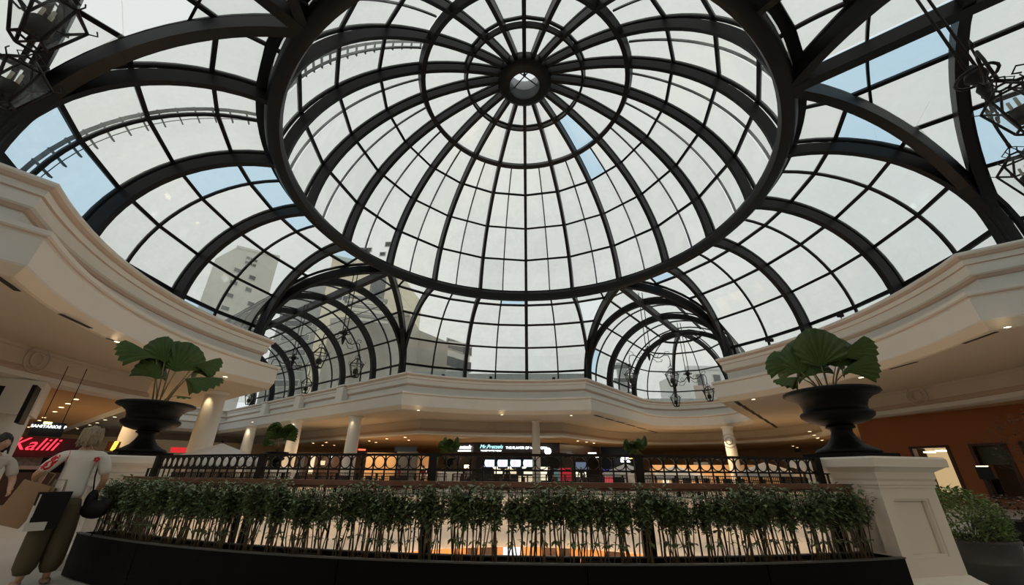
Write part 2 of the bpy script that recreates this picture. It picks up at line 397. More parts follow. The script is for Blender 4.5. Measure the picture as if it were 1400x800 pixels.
# studs tying glazing bars to ribs
mb = MB()
for k in range(20):
    for t in (4, 18.2, 32.1, 46, 58, 72):
        a = dome(18*k, t, 0.05); b = dome(18*k, t, OFF); mb.tube([a, b], 0.07, 6)
mb.build('rib_studs', STEEL2, gd, kind='stuff')
mb = MB()
mb.lathe([(0.84, 20.95), (1.25, 20.95), (1.5, 21.15), (1.5, 21.75), (0.84, 21.75), (0.84, 20.95)], (0, D, 0), 32); mb.build('hub', STEEL, gd)
mb = MB(); mb.lathe([(0.84, 21.7), (0.86, 22.5), (0.95, 22.5), (0.95, 21.7)], (0, D, 0), 32); mb.build('lantern_drum', mat('drum_grey', (0.3, 0.3, 0.3), 0.5), gd)
mb = MB(); mb.box((0, D, 21.8), (1.7, 0.05, 0.05), R(40)); mb.box((0, D, 21.8), (1.7, 0.05, 0.05), R(130)); mb.build('cross_bar', STEEL2, gd)
mb = MB(); mb.lathe([(0.001, 22.6), (0.95, 22.5)], (0, D, 0), 24); mb.build('top_glass', GLASSC, gd)
mb = MB(); mb.tube([(0, D-1.2, 21.0), (0, D-1.2, 20.35)], 0.012, 5); mb.tube([(0, D-1.2, 20.5), (0, D-1.2, 20.3), (0, D-1.2, 20.15)], [0.03, 0.09, 0.02], 8); mb.build('hanging_fitting', BLACK, gd)
for k in range(20):
    for r_ in range(6):
        t0, t1 = (DL[r_]+0.1, DL[r_+1]-0.1)
        halves = ((0.3, 8.8), (9.2, 17.7)) if r_ < 4 else ((0.4, 17.6),)
        for hi, (p0, p1) in enumerate(halves):
            key = 'pane%d_%d' % (r_, hi)
            if key not in globals():
                def cf(a, b, p0=p0, p1=p1, t0=t0, t1=t1):
                    q = dome(0, 0); ph = p0+(p1-p0)*a; t = t0+(t1-t0)*b
                    v0 = Vector(dome(0, t, OFF)); v1 = Vector(dome(18, t, OFF)); v0.y -= D; v1.y -= D
                    f = math.tan(R(ph-9))/math.tan(R(9))*0.5+0.5
                    return v0.lerp(v1, f)
                globals()[key] = pane_mesh(cf, lambda a, b, t0=t0, t1=t1: domeN(9, (t0+t1)/2), 1, 3).mesh('glass_pane', GLASS)
            o = link('glass_pane', globals()[key], gd, loc=(0, D, 0), rz=-R(18*k))
            if k == 2 and ((r_ in (3,) and hi == 0) or r_ == 4):
                o.data = o.data.copy(); o.data.materials[0] = GLASSB; o['label'] = 'clear pale blue pane'
# ------------------------------------------------------------------ curved skirt roofs between the vaults
SL = [2, 20, 41.4, 62.3, 83.2, 97]
def groin_delta(t, o=0.0):
    x = (SKA+o)*math.sin(R(t)); return math.degrees(math.asin(min(1, x/(SK0+x))))
names = {-9: 'curved glass roof bay above the far cornice, between the two far vaults', 81: 'curved glass roof bay above the right-hand cornice',
         171: 'curved glass roof bay over the photographer', -99: 'curved glass roof bay above the left-hand cornice, with a ladder outside'}
def rib_quarter(mb, phi, w_, d_, o, tmax=90, drop=True, t0=0):
    n = 16; pts = [skirt(phi, t0+(tmax-t0)*i/n, o) for i in range(n+1)]; ns = [skN(phi, t0+(tmax-t0)*i/n) for i in range(n+1)]
    if drop: pts.append(P(SK0+SKA+o, phi, 7.40)); ns.append(ns[-1])
    mb.sweep(pts, w_, d_, lambda i: ns[i])
CLR = {(-99, 0, 1): 'B', (-99, 5, 3): 'C'}
for c0, lab in names.items():
    g = thing('curved_skylight', lab, 'glass roof')
    for phi in (c0-27, c0-9, c0+9, c0+27):
        mb = MB(); rib_quarter(mb, phi, 0.24 if abs(phi-c0) < 20 else 0.2, 0.42, 0.0); mb.build('rib', STEEL, g)
        mb = MB(); rib_quarter(mb, phi, 0.12, 0.13, OFF, t0=2); mb.build('glazing_bar', STEEL2, g)
    for phi in (c0-18, c0, c0+18):
        mb = MB(); rib_quarter(mb, phi, 0.10, 0.10, OFF, t0=2); mb.build('glazing_bar', STEEL2, g)
    for sgn in (-1, 1):
        phi = c0 + sgn*36; tm = math.degrees(math.asin((SK0/(1-math.sin(R(9)))-SK0)/(SKA+OFF)))
        mb = MB(); rib_quarter(mb, phi, 0.10, 0.10, OFF, tm, False, 2); mb.build('glazing_bar', STEEL2, g)
    for t, w_ in ((6, .18), (20, .13), (41.4, .13), (62.3, .13), (83.2, .16)):
        e = 18 - groin_delta(t, OFF)
        ph = [c0-27-max(e, 0)] + [c0-27+9*i for i in range(7)] + [c0+27+max(e, 0)]
        if e > 10: ph = [ph[0], c0-36] + ph[1:-1] + [c0+36, ph[-1]]
        mb = MB(); mb.sweep([skirt(p, t, OFF) for p in ph], w_, 0.12, lambda i: skN(ph[i], t)); mb.build('purlin', STEEL2, g)
    # panes, clipped along the groins
    for b in range(-5, 5):
        p0, p1 = c0+b*9+0.2, c0+(b+1)*9-0.2
        for r_ in range(5):
            t0, t1 = SL[r_]+0.3, SL[r_+1]-0.3
            def tm(ph):
                dd = 45 - abs(ph-c0)
                if dd >= 18: return t1
                x = SK0/(1-math.sin(R(max(dd, 0.0))))-SK0
                return min(t1, math.degrees(math.asin(min(1, x/(SKA+OFF)))))
            if max(tm(p0), tm(p1)) <= t0 + 1: continue
            def cf(a, q):
                ph = p0+(p1-p0)*a; te = max(t0+0.05, tm(ph)); return skirt(ph, t0+(te-t0)*q, OFF)
            mb = pane_mesh(cf, lambda a, q: skN((p0+p1)/2, (t0+t1)/2), 2, 3)
            gm = GLASS
            key = (c0, b, r_)
            if key in ((-99, -2, 3), (-99, -3, 3), (-99, -1, 0), (-99, 0, 0), (-99, 1, 0), (-99, 1, 4), (-99, 3, 0), (-9, 0, 0), (-99, -1, 1), (81, 3, 1), (81, -4, 0)): gm = GLASSB
            if key in ((-9, 3, 1),): gm = GLASSC
            o = mb.build('glass_pane', gm, g)
            if gm is not GLASS: o['label'] = 'clear bluish pane' if gm is GLASSB else 'bright clean pane'
# ------------------------------------------------------------------ barrel vaults
vl = {-54: 'long glass barrel vault over the far left corridor', 36: 'glass barrel vault with a rounded apse over the far right corridor',
      -144: 'glass barrel vault overhead at the upper left, with chandelier lanterns', 126: 'glass barrel vault overhead at the upper right'}
for phi, u1, us in ((-54, 41, [14.6, 18.2, 22.6, 27.1, 31.6, 36, 40.5]), (36, 23.6, [14.6, 18.4, 23.4]), (-144, 30, [14.6, 19, 23.5, 28]), (126, 30, [14.6, 19, 23.5, 28])):
    g = thing('barrel_vault', vl[phi], 'glass roof')
    for sgn in (-1, 1):
        mb = MB(); pts = []; ns = []
        for i in range(21):
            t = 90*i/20; pts.append(vpt(phi, ustart(t), t*sgn)); ns.append((vN(phi, t*sgn) + skN(phi, t)).normalized())
        pts.append(Vector((pts[-1].x, pts[-1].y, 7.4))); ns.append(ns[-1])
        mb.sweep(pts, 0.30, 0.46, lambda i: ns[i]); mb.build('groin_arch', STEEL, g)
        mb = MB(); pts = []; ns = []
        for i in range(19):
            t = 2+88*i/18; pts.append(vpt(phi, ustart(t, OFF), t*sgn, OFF)); ns.append(vN(phi, t*sgn))
        mb.sweep(pts, 0.14, 0.14, lambda i: ns[i]); mb.build('glazing_bar', STEEL2, g)
    def arch(u, w_, d_, o, t0=90):
        pts = [vpt(phi, u, -t0+2*t0*i/32, o) for i in range(33)]; ns = [vN(phi, -t0+2*t0*i/32) for i in range(33)]
        if t0 == 90:
            pts = [Vector((pts[0].x, pts[0].y, 7.4))] + pts + [Vector((pts[-1].x, pts[-1].y, 7.4))]; ns = [ns[0]] + ns + [ns[-1]]
        mb = MB(); mb.sweep(pts, w_, d_, lambda i: ns[i]); return mb
    for u in us:
        arch(u, 0.26, 0.40, 0).build('arch_rib', STEEL, g)
        arch(u + 0.32 if u < us[-1] or phi != 36 else u - .32, 0.10, 0.1, OFF).build('glazing_bar', STEEL2, g)
    for a, b in zip(us[:-1], us[1:]): arch((a+b)/2 + 0.15, 0.09, 0.10, OFF).build('glazing_bar', STEEL2, g)
    arch(12.7, 0.07, 0.1, OFF, 27).build('glazing_bar', STEEL2, g)
    mb = MB(); mb.sweep([axis_pt(phi, SK0-0.1, 0, SKZ+SKA-0.02), axis_pt(phi, us[-1], 0, SKZ+SKA-0.02)], 0.34, 0.46, lambda i: Vector((0,0,1))); mb.build('crown_beam', STEEL, g)
    for t in (20, 41.4, 62.3, 83.2):
        for sgn in (-1, 1):
            mb = MB(); mb.sweep([vpt(phi, ustart(t, OFF), t*sgn, OFF), vpt(phi, us[-1], t*sgn, OFF)], 0.13, 0.13, lambda i: vN(phi, t*sgn)); mb.build('purlin', STEEL2, g)
    # a rail of small bore under one purlin
    mb = MB(); mb.tube([vpt(phi, ustart(30)+1.2, 29, 0.0), vpt(phi, us[-1], 29, 0.0)], 0.03, 6); mb.build('conduit', STEEL2, g)
    edges = [10.55, 12.7] + sorted(us + [(a+b)/2+0.15 for a, b in zip(us[:-1], us[1:])])
    for ei in range(len(edges)-1):
        for r_ in range(5):
            t0, t1 = (0.4 if r_ == 0 else SL[r_]+0.3), SL[r_+1]-0.3
            for sgn in (-1, 1):
                a0, a1 = edges[ei]+0.03, edges[ei+1]-0.03
                if ustart(t0, OFF) >= a1: continue
                def cf(a, q):
                    t = t0+(t1-t0)*q; t = min(t, 95); us_ = max(a0, ustart(min(t, 90), OFF)); us_ = min(us_, a1-0.001)
                    return vpt(phi, us_+(a1-us_)*a, t*sgn, OFF)
                mb = pane_mesh(cf, lambda a, q: vN(phi, sgn*(t0+t1)/2), 1, 4)
                gm = GLASS
                if (phi, ei, r_, sgn) in ((126, 1, 0, -1), (126, 0, 0, -1), (126, 2, 2, -1), (36, 2, 3, -1)): gm = GLASSB
                if (phi, ei, r_, sgn) in ((-144, 1, 1, 1), (-144, 1, 0, 1)): gm = GLASSC
                mb.build('glass_pane', gm, g, label=None if gm is GLASS else ('clear bluish pane' if gm is GLASSB else 'bright clean pane'))
    if phi == 36:
        u1 = us[-1]
        def ap(b, t, o=0): # b angle round the apse, t from crown
            r_ = (SKA+o)*math.sin(R(t)); return axis_pt(phi, u1 + r_*math.cos(R(b)), r_*math.sin(R(b)), SKZ+(SKA+o)*math.cos(R(t)))
        def apN(b, t):
            p0, p1 = ap(b, t), axis_pt(phi, u1, 0, SKZ); return (p0-p1).normalized()
        for b in (-30, 30):
            pts = [ap(b, 5+85*i/16) for i in range(17)]; ns = [apN(b, 5+85*i/16) for i in range(17)]; pts.append(Vector((pts[-1].x, pts[-1].y, 7.4))); ns.append(ns[-1])
            mb = MB(); mb.sweep(pts, 0.22, 0.36, lambda i: ns[i]); mb.build('apse_rib', STEEL, g)
        for b in (-60, -30, 0, 30, 60):
            pts = [ap(b, 8+82*i/16, OFF) for i in range(17)]; ns = [apN(b, 8+82*i/16) for i in range(17)]; pts.append(Vector((pts[-1].x, pts[-1].y, 7.4))); ns.append(ns[-1])
            mb = MB(); mb.sweep(pts, 0.06, 0.09, lambda i: ns[i]); mb.build('glazing_bar', STEEL2, g)
        for t in (41.4, 62.3, 83.2):
            mb = MB(); mb.sweep([ap(-90+30*i, t, OFF) for i in range(7)], 0.1, 0.12, lambda i: apN(-90+30*i, t)); mb.build('purlin', STEEL2, g)
        mb = MB(); mb.sweep([axis_pt(phi, u1+1.7*math.cos(2*PI*i/32), 1.7*math.sin(2*PI*i/32), SKZ+SKA-0.3) for i in range(32)], 0.12, 0.16, lambda i: Vector((0,0,1)), closed=True); mb.build('crown_ring', STEEL, g)
        for bi in range(6):
            for r_ in range(5):
                t0, t1 = (1 if r_ == 0 else SL[r_]+0.3), SL[r_+1]-0.3
                cf = lambda a, q: ap(-90+30*bi+0.3+29.4*a, t0+(t1-t0)*q, OFF)
                pane_mesh(cf, lambda a, q: apN(-75+30*bi, (t0+t1)/2), 1, 3).build('glass_pane', GLASS, g)
    else:
        # glazed end wall
        mb = MB(); pts = [vpt(phi, us[-1]+.1, -90+180*i/24, OFF-.1) for i in range(25)]
        mb.ngon(pts, 0.02); mb.build('end_glass', GLASS, g)
# ladder lying outside the glass
lad = thing('roof_ladder', 'dark curved maintenance ladder lying outside the glass on the left', 'ladder')
for side in (-1, 1):
    pts = [skirt(-114.6 + side*1.0, 86-80*i/14, 0.95) for i in range(15)]; mb = MB(); mb.sweep(pts, 0.07 if side < 0 else .02, 0.1 if side < 0 else .02, lambda i: skN(-114.6, 45)); mb.build('rail', STEEL2, lad)
    pts = [dome(-114.6 + side*1.2, 9+53*i/14, 0.95) for i in range(15)]; mb = MB(); mb.sweep(pts, 0.07 if side < 0 else .02, 0.1 if side < 0 else .02, lambda i: domeN(-114.6, 40)); mb.build('rail', STEEL2, lad)
for i in range(16):
    t = 84-5.2*i; mb = MB(); mb.sweep([skirt(-115.9, t, .93), skirt(-112.9, t, .93)], .05, .1, lambda i: skN(-114, t)); mb.build('rung', STEEL2, lad)
for i in range(20):
    t = 10+2.6*i; mb = MB(); mb.sweep([dome(-116.3, t, .93), dome(-112.4, t, .93)], .05, .1, lambda i: domeN(-114, t)); mb.build('rung', STEEL2, lad)
# ------------------------------------------------------------------ near railing, pedestals, planter
RF = 10.95
PH0, PH1 = -151.8, -197.6
rail = thing('iron_railing', 'black iron railing with a band of rings and a wooden handrail, behind the hedge', 'railing', kind='thing')
nb = 64; step = (PH1-PH0)/nb
def arcpts(r, z, a0, a1, n): return [P(r, a0+(a1-a0)*i/n, z) for i in range(n+1)]
UP = lambda i: Vector((0, 0, 1))
for z, h_ in ((1.325, 0.026), (1.175, 0.018), (0.76, 0.022), (0.14, 0.03)):
    mb = MB(); mb.sweep(arcpts(RF, z, PH0, PH1, 64), 0.03, h_, UP); mb.build('rail', IRON, rail)
for side, a in ((0, PH0), (1, PH1)):     # low end piece towards each pedestal
    e = -1 if side else 1
    mb = MB(); mb.sweep([P(RF, a, 1.17), P(RF, a+e*1.15, 1.17), P(RF, a+e*1.15, 0.1)], 0.022, 0.022, lambda i: P(0, 0, 0)-P(1, a, 0)); mb.build('end_frame', IRON, rail)
    mb = MB(); mb.sweep([P(RF, a+e*.6, 1.17), P(RF, a+e*.6, 0.1)], 0.016, 0.016, lambda i: P(0, 0, 0)-P(1, a, 0)); mb.build('baluster', IRON, rail)
mb = MB(); mb.sweep([Vector((0, 0, 1.32)), Vector((0, 0, 0.05))], 0.013, 0.013, lambda i: Vector((0, 1, 0))); bal = mb.mesh('baluster', IRON)
mb = MB(); mb.sweep([Vector((0.063*math.cos(2*PI*i/20), 0, 0.063*math.sin(2*PI*i/20))) for i in range(20)], 0.018, 0.0075, lambda i: Vector((math.cos(2*PI*i/20), 0, math.sin(2*PI*i/20))), closed=True); rng = mb.mesh('ring', IRON)
for k in range(nb+1):
    a = PH0 + step*k
    if k % 16: link('baluster', bal, rail, loc=P(RF, a, 0), rz=-R(a))
    if k < nb: link('ring', rng, rail, loc=P(RF, a+step/2, 1.249), rz=-R(a+step/2))
mb = MB(); mb.box((0, 0, 0.68), (0.09, 0.05, 1.32)); mb.box((0, 0, 0.02), (0.2, 0.12, 0.03)); post = mb.mesh('post', IRON)
for k in range(0, nb+1, 16): link('post', post, rail, loc=P(RF, PH0+step*k, 0), rz=-R(PH0+step*k))
WR = RF + 0.14
mb = MB(); pts = arcpts(WR, 1.045, -149.8, -199.6, 40); mb.sweep(pts, 0.115, 0.05, UP); pts = arcpts(WR, 1.01, -149.9, -199.5, 40); mb.sweep(pts, 0.07, 0.03, UP)
mb.build('handrail', WOOD, rail, label='varnished reddish wooden handrail')
for k in range(0, nb+1, 16):
    a = PH0+step*k + (1 if k == 0 else -1 if k == nb else 0)*0.9; mb = MB(); mb.sweep([P(RF, a, 0.9), P(WR, a, 0.985)], 0.05, 0.03, UP); mb.sweep([P(WR, a, 1.0), P(WR, a, 0.05)], 0.05, 0.05, lambda i: P(0, 0, 0)-P(1, a, 0)); mb.build('bracket', IRON, rail)
# planter trough in bays
plan = thing('planter_trough', 'long low black curved planter trough in front of the railing', 'planter')
PB = mat('black_planter_lacquer', (0.004, 0.004, 0.004), 0.5, 0, 0.2, 3, 0.05, spec=0.08)
SOIL = mat('dark_bark_soil', (0.045, 0.026, 0.018), 0.95, 0, 0.5, 30, 0.8)
R0, R1 = 11.14, 11.46
seams = [-151.2, -158.8, -171.5, -182.5, -190.5, -198.2]
for a, b in zip(seams[:-1], seams[1:]):
    mb = MB(); n = 8
    for r_, t_ in ((R1, 0.03), (R0, 0.03)):
        mb.sweep([P(r_, a-0.03+(b-a+0.06)*i/n, 0.29) for i in range(n+1)], t_, 0.30, UP)
        mb.sweep([P(r_, a-0.03+(b-a+0.06)*i/n, 0.085) for i in range(n+1)], t_, 0.10, UP) if False else None
    mb.build('upper_panel', PB, plan)
    mb = MB(); mb.sweep([P(R1-0.004, a-0.03+(b-a+0.06)*i/n, 0.075) for i in range(n+1)], 0.03, 0.125, UP); mb.build('lower_panel', PB, plan)
mb = MB()
for r_ in (R1, R0): mb.sweep(arcpts(r_, 0.445, seams[0], seams[-1], 40), 0.045, 0.012, UP)
mb.build('rim', mat('grey_planter_rim', (0.07, 0.07, 0.065), 0.4), plan)
for a in (seams[0], seams[-1]):
    mb = MB(); mb.sweep([P(R0, a, 0.23), P(R1, a, 0.23)], 0.03, 0.42, UP); mb.build('end_panel', PB, plan)
mb = MB(); n = 90; vs = []; fs = []
for i in range(n+1):
    for j in range(5):
        a = seams[0]+(seams[-1]-seams[0])*i/n; vs.append(P(R0+0.02+(R1-R0-0.04)*j/4, a, 0.405+random.uniform(-0.01, 0.022)))
for i in range(n):
    for j in range(4): fs.append((i*5+j, (i+1)*5+j, (i+1)*5+j+1, i*5+j+1))
mb.add(vs, fs); mb.build('soil', SOIL, plan, kind='stuff')
# hedge plants
STEM = mat('brown_green_stem', (0.10, 0.075, 0.04), 0.7, 0, 0.4, 20)
LEAF = mat('dark_green_hedge_leaf', (0.15, 0.215, 0.095), 0.45, 0, 0.5, 6)
def leaf_quad(mb, p, d, s_, up, wd=0.42):
    d = d.normalized(); sd = d.cross(up)
    sd = sd.normalized() if sd.length > 1e-4 else d.orthogonal().normalized(); n_ = sd.cross(d)
    a = p; b = p + d*s_*0.5 + sd*s_*wd*0.5 + n_*s_*0.06; c = p + d*s_ - n_*s_*0.10; e = p + d*s_*0.5 - sd*s_*wd*0.5 + n_*s_*0.06; mm = p + d*s_*0.5
    mb.add((a, b, c, e, mm), ((0, 1, 4), (1, 2, 4), (4, 2, 3), (0, 4, 3)), False)
def make_shrub(seed):
    rd = random.Random(seed); st = MB(); fo = MB()
    for q in range(6):
        x0 = rd.uniform(-.045, .045); y0 = rd.uniform(-.05, .05); H = rd.uniform(0.53, 0.60)
        dx = rd.gauss(0, .085); dy = rd.gauss(0, .045); bow = rd.uniform(-.06, .06)
        pts = [Vector((x0+dx*(i/6)+bow*math.sin(i/6*PI)+rd.uniform(-.005, .005), y0+dy*(i/6), -0.02+H*i/6)) for i in range(7)]
        st.tube(pts, [0.0062-0.0004*i for i in range(7)], 5)
        for b in range(7):
            i = rd.choice((4, 4, 4, 5, 5, 5)); p = pts[i].lerp(pts[i-1], rd.random()); an = rd.uniform(0, 2*PI)
            e = p + Vector((math.cos(an)*rd.uniform(.04, .10), math.sin(an)*rd.uniform(.04, .10), rd.uniform(.03, .14)))
            if e.z > H+.02: e.z = H+.02
            st.tube([p, p.lerp(e, .5)+Vector((0, 0, -.01)), e], [0.003, 0.0025, 0.002], 4)
            for l in range(17):
                f = rd.random(); pp = p.lerp(e, f); an = rd.uniform(0, 2*PI)
                leaf_quad(fo, pp, Vector((math.cos(an), math.sin(an), rd.uniform(-.6, .6))), rd.uniform(.04, .07), Vector((0, 0, 1)), rd.uniform(.4, .6))
        for l in range(4):
            i = rd.choice((2, 2, 3, 3)); an = rd.uniform(0, 2*PI)
            leaf_quad(fo, pts[i], Vector((math.cos(an), math.sin(an), rd.uniform(-.8, .2))), rd.uniform(.04, .075), Vector((0, 0, 1)), .5)
        for l in range(26):
            p = pts[rd.choice((5, 5, 6, 6))]; an = rd.uniform(0, 2*PI)
            leaf_quad(fo, p+Vector((rd.uniform(-.08, .08), rd.uniform(-.07, .07), rd.uniform(-.10, .04))), Vector((math.cos(an), math.sin(an), rd.uniform(-.5, .7))), rd.uniform(.042, .07), Vector((0, 0, 1)), rd.uniform(.4, .6))
    return st.mesh('stems', STEM), fo.mesh('leaves', LEAF)
SH = [make_shrub(100+i) for i in range(7)]
rd = random.Random(5)
ns = 66
for k in range(ns):
    a = seams[0]-0.5 + (seams[-1]-seams[0]+1.0)*(k+.5)/ns + rd.uniform(-.15, .15)
    t = thing('hedge_shrub', 'thin-stemmed green shrub in the row growing from the black trough', 'shrub', 'hedge shrubs growing in the trough', loc=P((R0+R1)/2+rd.uniform(-.04, .05), a, 0.41), rz=rd.uniform(0, 6.28))
    t.scale = (1, 1, rd.uniform(.93, 1.09))
    s_, f_ = SH[k % 7]; link('stems', s_, t); link('leaves', f_, t, kind='stuff')
# pedestals
PED = mat('white_painted_pedestal', (0.78, 0.73, 0.65), 0.6, 0, 0.04, 2, 0.03)
def sq(mb, hw, z0, z1, hw1=None): hw1 = hw if hw1 is None else hw1; mb.frustum((0, 0, z0), hw*2, hw*2, hw1*2, hw1*2, z1-z0)
def pedestal(loc, rz, label, w_=0.375, H=1.34):
    t = thing('pedestal', label, 'pedestal', 'white panelled pedestals at the ends of the railings', loc=loc, rz=rz)
    mb = MB(); sq(mb, w_+.17, 0, .13); sq(mb, w_+.14, .13, .17); sq(mb, w_+.14, .17, .24, w_+.04); sq(mb, w_+.04, .24, .27, w_+.01); mb.build('plinth', PED, t)
    mb = MB(); sq(mb, w_-.06, .26, H-.26)
    # raised stiles leave a sunk panel on every face
    for q in range(4):
        M = Matrix.Rotation(q*PI/2, 3, 'Z')
        for (cx, cz, sx, sz) in ((-w_+.07, .68, .14, .84), (w_-.07, .68, .14, .84), (0, .345, 2*w_-.28, .17), (0, H-.33, 2*w_-.28, .14)):
            mb.box(M @ Vector((cx, -w_+.03, cz)), (sx, .062, sz), M=M)
        for (cx, cz, sx, sz) in ((-w_+.15, .685, .02, .51), (w_-.15, .685, .02, .51), (0, .44, 2*w_-.3, .02), (0, H-.41, 2*w_-.3, .02)):
            mb.box(M @ Vector((cx, -w_+.035, cz)), (sx, .04, sz), M=M)
    mb.build('shaft', PED, t)
    mb = MB(); sq(mb, w_+.012, H-.30, H-.27); sq(mb, w_+.025, H-.27, H-.235); sq(mb, w_+.01, H-.24, H-.21, w_+.03); sq(mb, w_+.03, H-.21, H-.15); sq(mb, w_+.03, H-.15, H-.10, w_+.11); sq(mb, w_+.13, H-.10, H-.02); sq(mb, w_+.13, H-.02, H, w_+.11); mb.build('capital', PED, t)
    return t
pedestal((3.87, 5.13, 0), R(15.3), 'white panelled pedestal at the right end of the railing')
pedestal((-6.03, 6.40, 0), R(57), 'white panelled pedestal beside the woman in the flowered shirt')
URN = mat('black_cast_iron_urn', (0.005, 0.005, 0.005), 0.5, 0.0, 0.3, 8, 0.15, spec=0.14)
def urn(loc, s_, label, rz=0):
    t = thing('urn', label, 'urn', 'black urns on the pedestals', loc=loc, rz=rz)
    mb = MB(); sq(mb, .33, 0, .05); mb.lathe([(.31, .05), (.33, .07), (.30, .10), (.24, .12), (.17, .17), (.125, .24), (.105, .30), (.115, .33), (.15, .345), (.15, .365), (.11, .38)], k=28, wob=lambda i, j: 1+.03*math.cos(i*PI) if 2 < j < 7 else 1); mb.build('foot', URN, t)
    mb = MB(); mb.lathe([(.10, .37), (.20, .385), (.31, .42), (.375, .475), (.385, .51), (.365, .535), (.335, .545), (.335, .60), (.36, .66), (.42, .71), (.45, .73)], k=36); mb.build('bowl', URN, t)
    mb = MB(); mb.lathe([(.43, .715), (.485, .735), (.51, .755), (.50, .785), (.46, .80), (.42, .79), (.40, .75), (.05, .74), (.001, .74)], k=56, wob=lambda i, j: 1+(.012*math.cos(i*PI) if j in (1, 2, 3) else 0)); mb.build('rim', URN, t)
    t.scale = (s_,)*3
    return t
urn((3.80, 5.20, 1.34), 0.98, 'black cast urn on the right-hand pedestal', R(15))
urn((-6.0, 6.42, 1.34), 1.0, 'black cast urn on the left-hand pedestal', R(57))
PLEAF = mat('dark_glossy_fan_leaf', (0.050, 0.090, 0.018), 0.5, 0, 0.35, 5, spec=0.25)
PSTEM = mat('green_brown_petiole', (0.22, 0.17, 0.08), 0.5, 0, 0.3, 9)
def fan_leaf(size, asp=1.0, cup=0.42, n=22, spread=150):
    """pleated round leaf, base at the origin, growing along +Y, face along +Z"""
    mb = MB(); vs = [Vector((0, 0, 0))]; ringsN = 4
    for r_ in range(1, ringsN+1):
        f = r_/ringsN
        for i in range(n+1):
            a = R(90 - spread/2 + spread*i/n); tipy = 1.0 if abs(i-n/2) > 0 else 1.0
            L = size*f*(0.70 + 0.30*math.cos((a-PI/2)))
            if r_ == ringsN and i % 2: L *= 0.965
            zz = (0.030 if i % 2 else -0.030)*size*f*1.2 - cup*size*f*f*abs(math.sin((a-PI/2)))*0.8 - cup*size*f*f*0.35
            vs.append(Vector((L*math.cos(a)*asp, L*math.sin(a)*1.0+size*.02, zz)))
    fs = [(0, 1+i, 2+i) for i in range(n)]
    for r_ in range(ringsN-1):
        b = 1+r_*(n+1)
        for i in range(n): fs.append((b+i, b+n+1+i, b+n+2+i, b+i+1))
    mb.add(vs, fs); return mb
def fan_plant(loc, label, leaves, s_=1.0, rz=0, group='broad-leaved fan palms in the urns'):
    """leaves: (tip offset x, y, z of the leaf base, heading deg, pitch deg, size, aspect)"""
    t = thing('fan_palm', label, 'plant', group, loc=loc, rz=rz)
    for (x, y, z, hd, pt, roll, size, asp) in leaves:
        M = Matrix.Rotation(R(hd), 4, 'Z') @ Matrix.Rotation(R(pt), 4, 'X') @ Matrix.Rotation(R(roll), 4, 'Y')
        mb = fan_leaf(size, asp); mb.v = [tuple((M @ Vector(v)) + Vector((x, y, z))) for v in mb.v]
        lf = mb.build('leaf', PLEAF, t)
        b0 = Vector((x*.18+random.uniform(-.03, .03), y*.18, 0)); e = Vector((x, y, z))
        st = MB(); st.tube([b0, b0.lerp(e, .5)+Vector((0, 0, .04)), e], [.011, .008, .006], 6); st.build('stem', PSTEM, t)
    t.scale = (s_,)*3
    return t
# heading 0 = leaf points to +Y; pitch lifts it upright; the camera looks along +Y roughly
def face(loc): return math.atan2(-loc[0], loc[1])*1.0
LR = [(-.20, -.10, .30, 30, 68, -38, .50, .80), (-.24, .04, .42, 50, 52, -25, .42, .85), (.02, -.15, .34, -4, 88, 0, .54, .80), (.16, -.04, .34, -34, 68, 38, .50, .78), (.24, .0, .44, -56, 44, 20, .50, .52), (.05, .12, .52, -4, 72, 10, .46, .9), (-.13, .14, .50, 18, 64, -12, .44, .85), (-.24, -.06, .26, 80, 8, 0, .30, .7), (.22, .14, .38, -48, 55, 0, .40, .7), (.22, -.1, .24, -64, 40, 25, .40, .7), (-.08, -.16, .24, 14, 58, -20, .34, .8)]
fan_plant((3.78, 5.20, 2.06), 'broad fan palm bursting from the right-hand urn', LR, 1.0, R(-36))
LL = [(-.20, 0, .66, 70, 34, -10, .50, .70), (-.10, -.02, .62, 20, 74, 0, .46, .70), (.06, -.06, .50, -8, 84, 0, .50, .85), (.24, .0, .62, -56, 38, 10, .46, .42), (.18, -.05, .42, -76, 18, 0, .50, .45), (-.12, -.10, .36, 24, 70, 0, .40, .75), (.26, .08, .54, -50, 46, 0, .36, .6), (-.02, .1, .66, 0, 74, 0, .40, .8)]
fan_plant((-6.0, 6.42, 2.08), 'broad fan palm in the left-hand urn, leaves held on tall stems', LL, 1.15, R(44))
t = thing('fallen_leaf_sprig', 'single small leaf drooping over the rim of the left-hand urn', 'leaf'); mb = fan_leaf(.22, .45, .15, 12, 160); M = Matrix.Translation(at(240, 541, 8.5)) @ Matrix.Rotation(R(-48+0), 4, 'Z') @ Matrix.Rotation(R(10), 4, 'Y'); mb.v = [tuple(M @ Vector(v)) for v in mb.v]; mb.build('leaf', PLEAF, t)
mb = MB(); mb.tube([(-5.93, 6.45, 2.1), tuple(at(225, 546, 8.6)), tuple(at(241, 541, 8.5))], .006, 5); mb.build('stem', PSTEM, t)
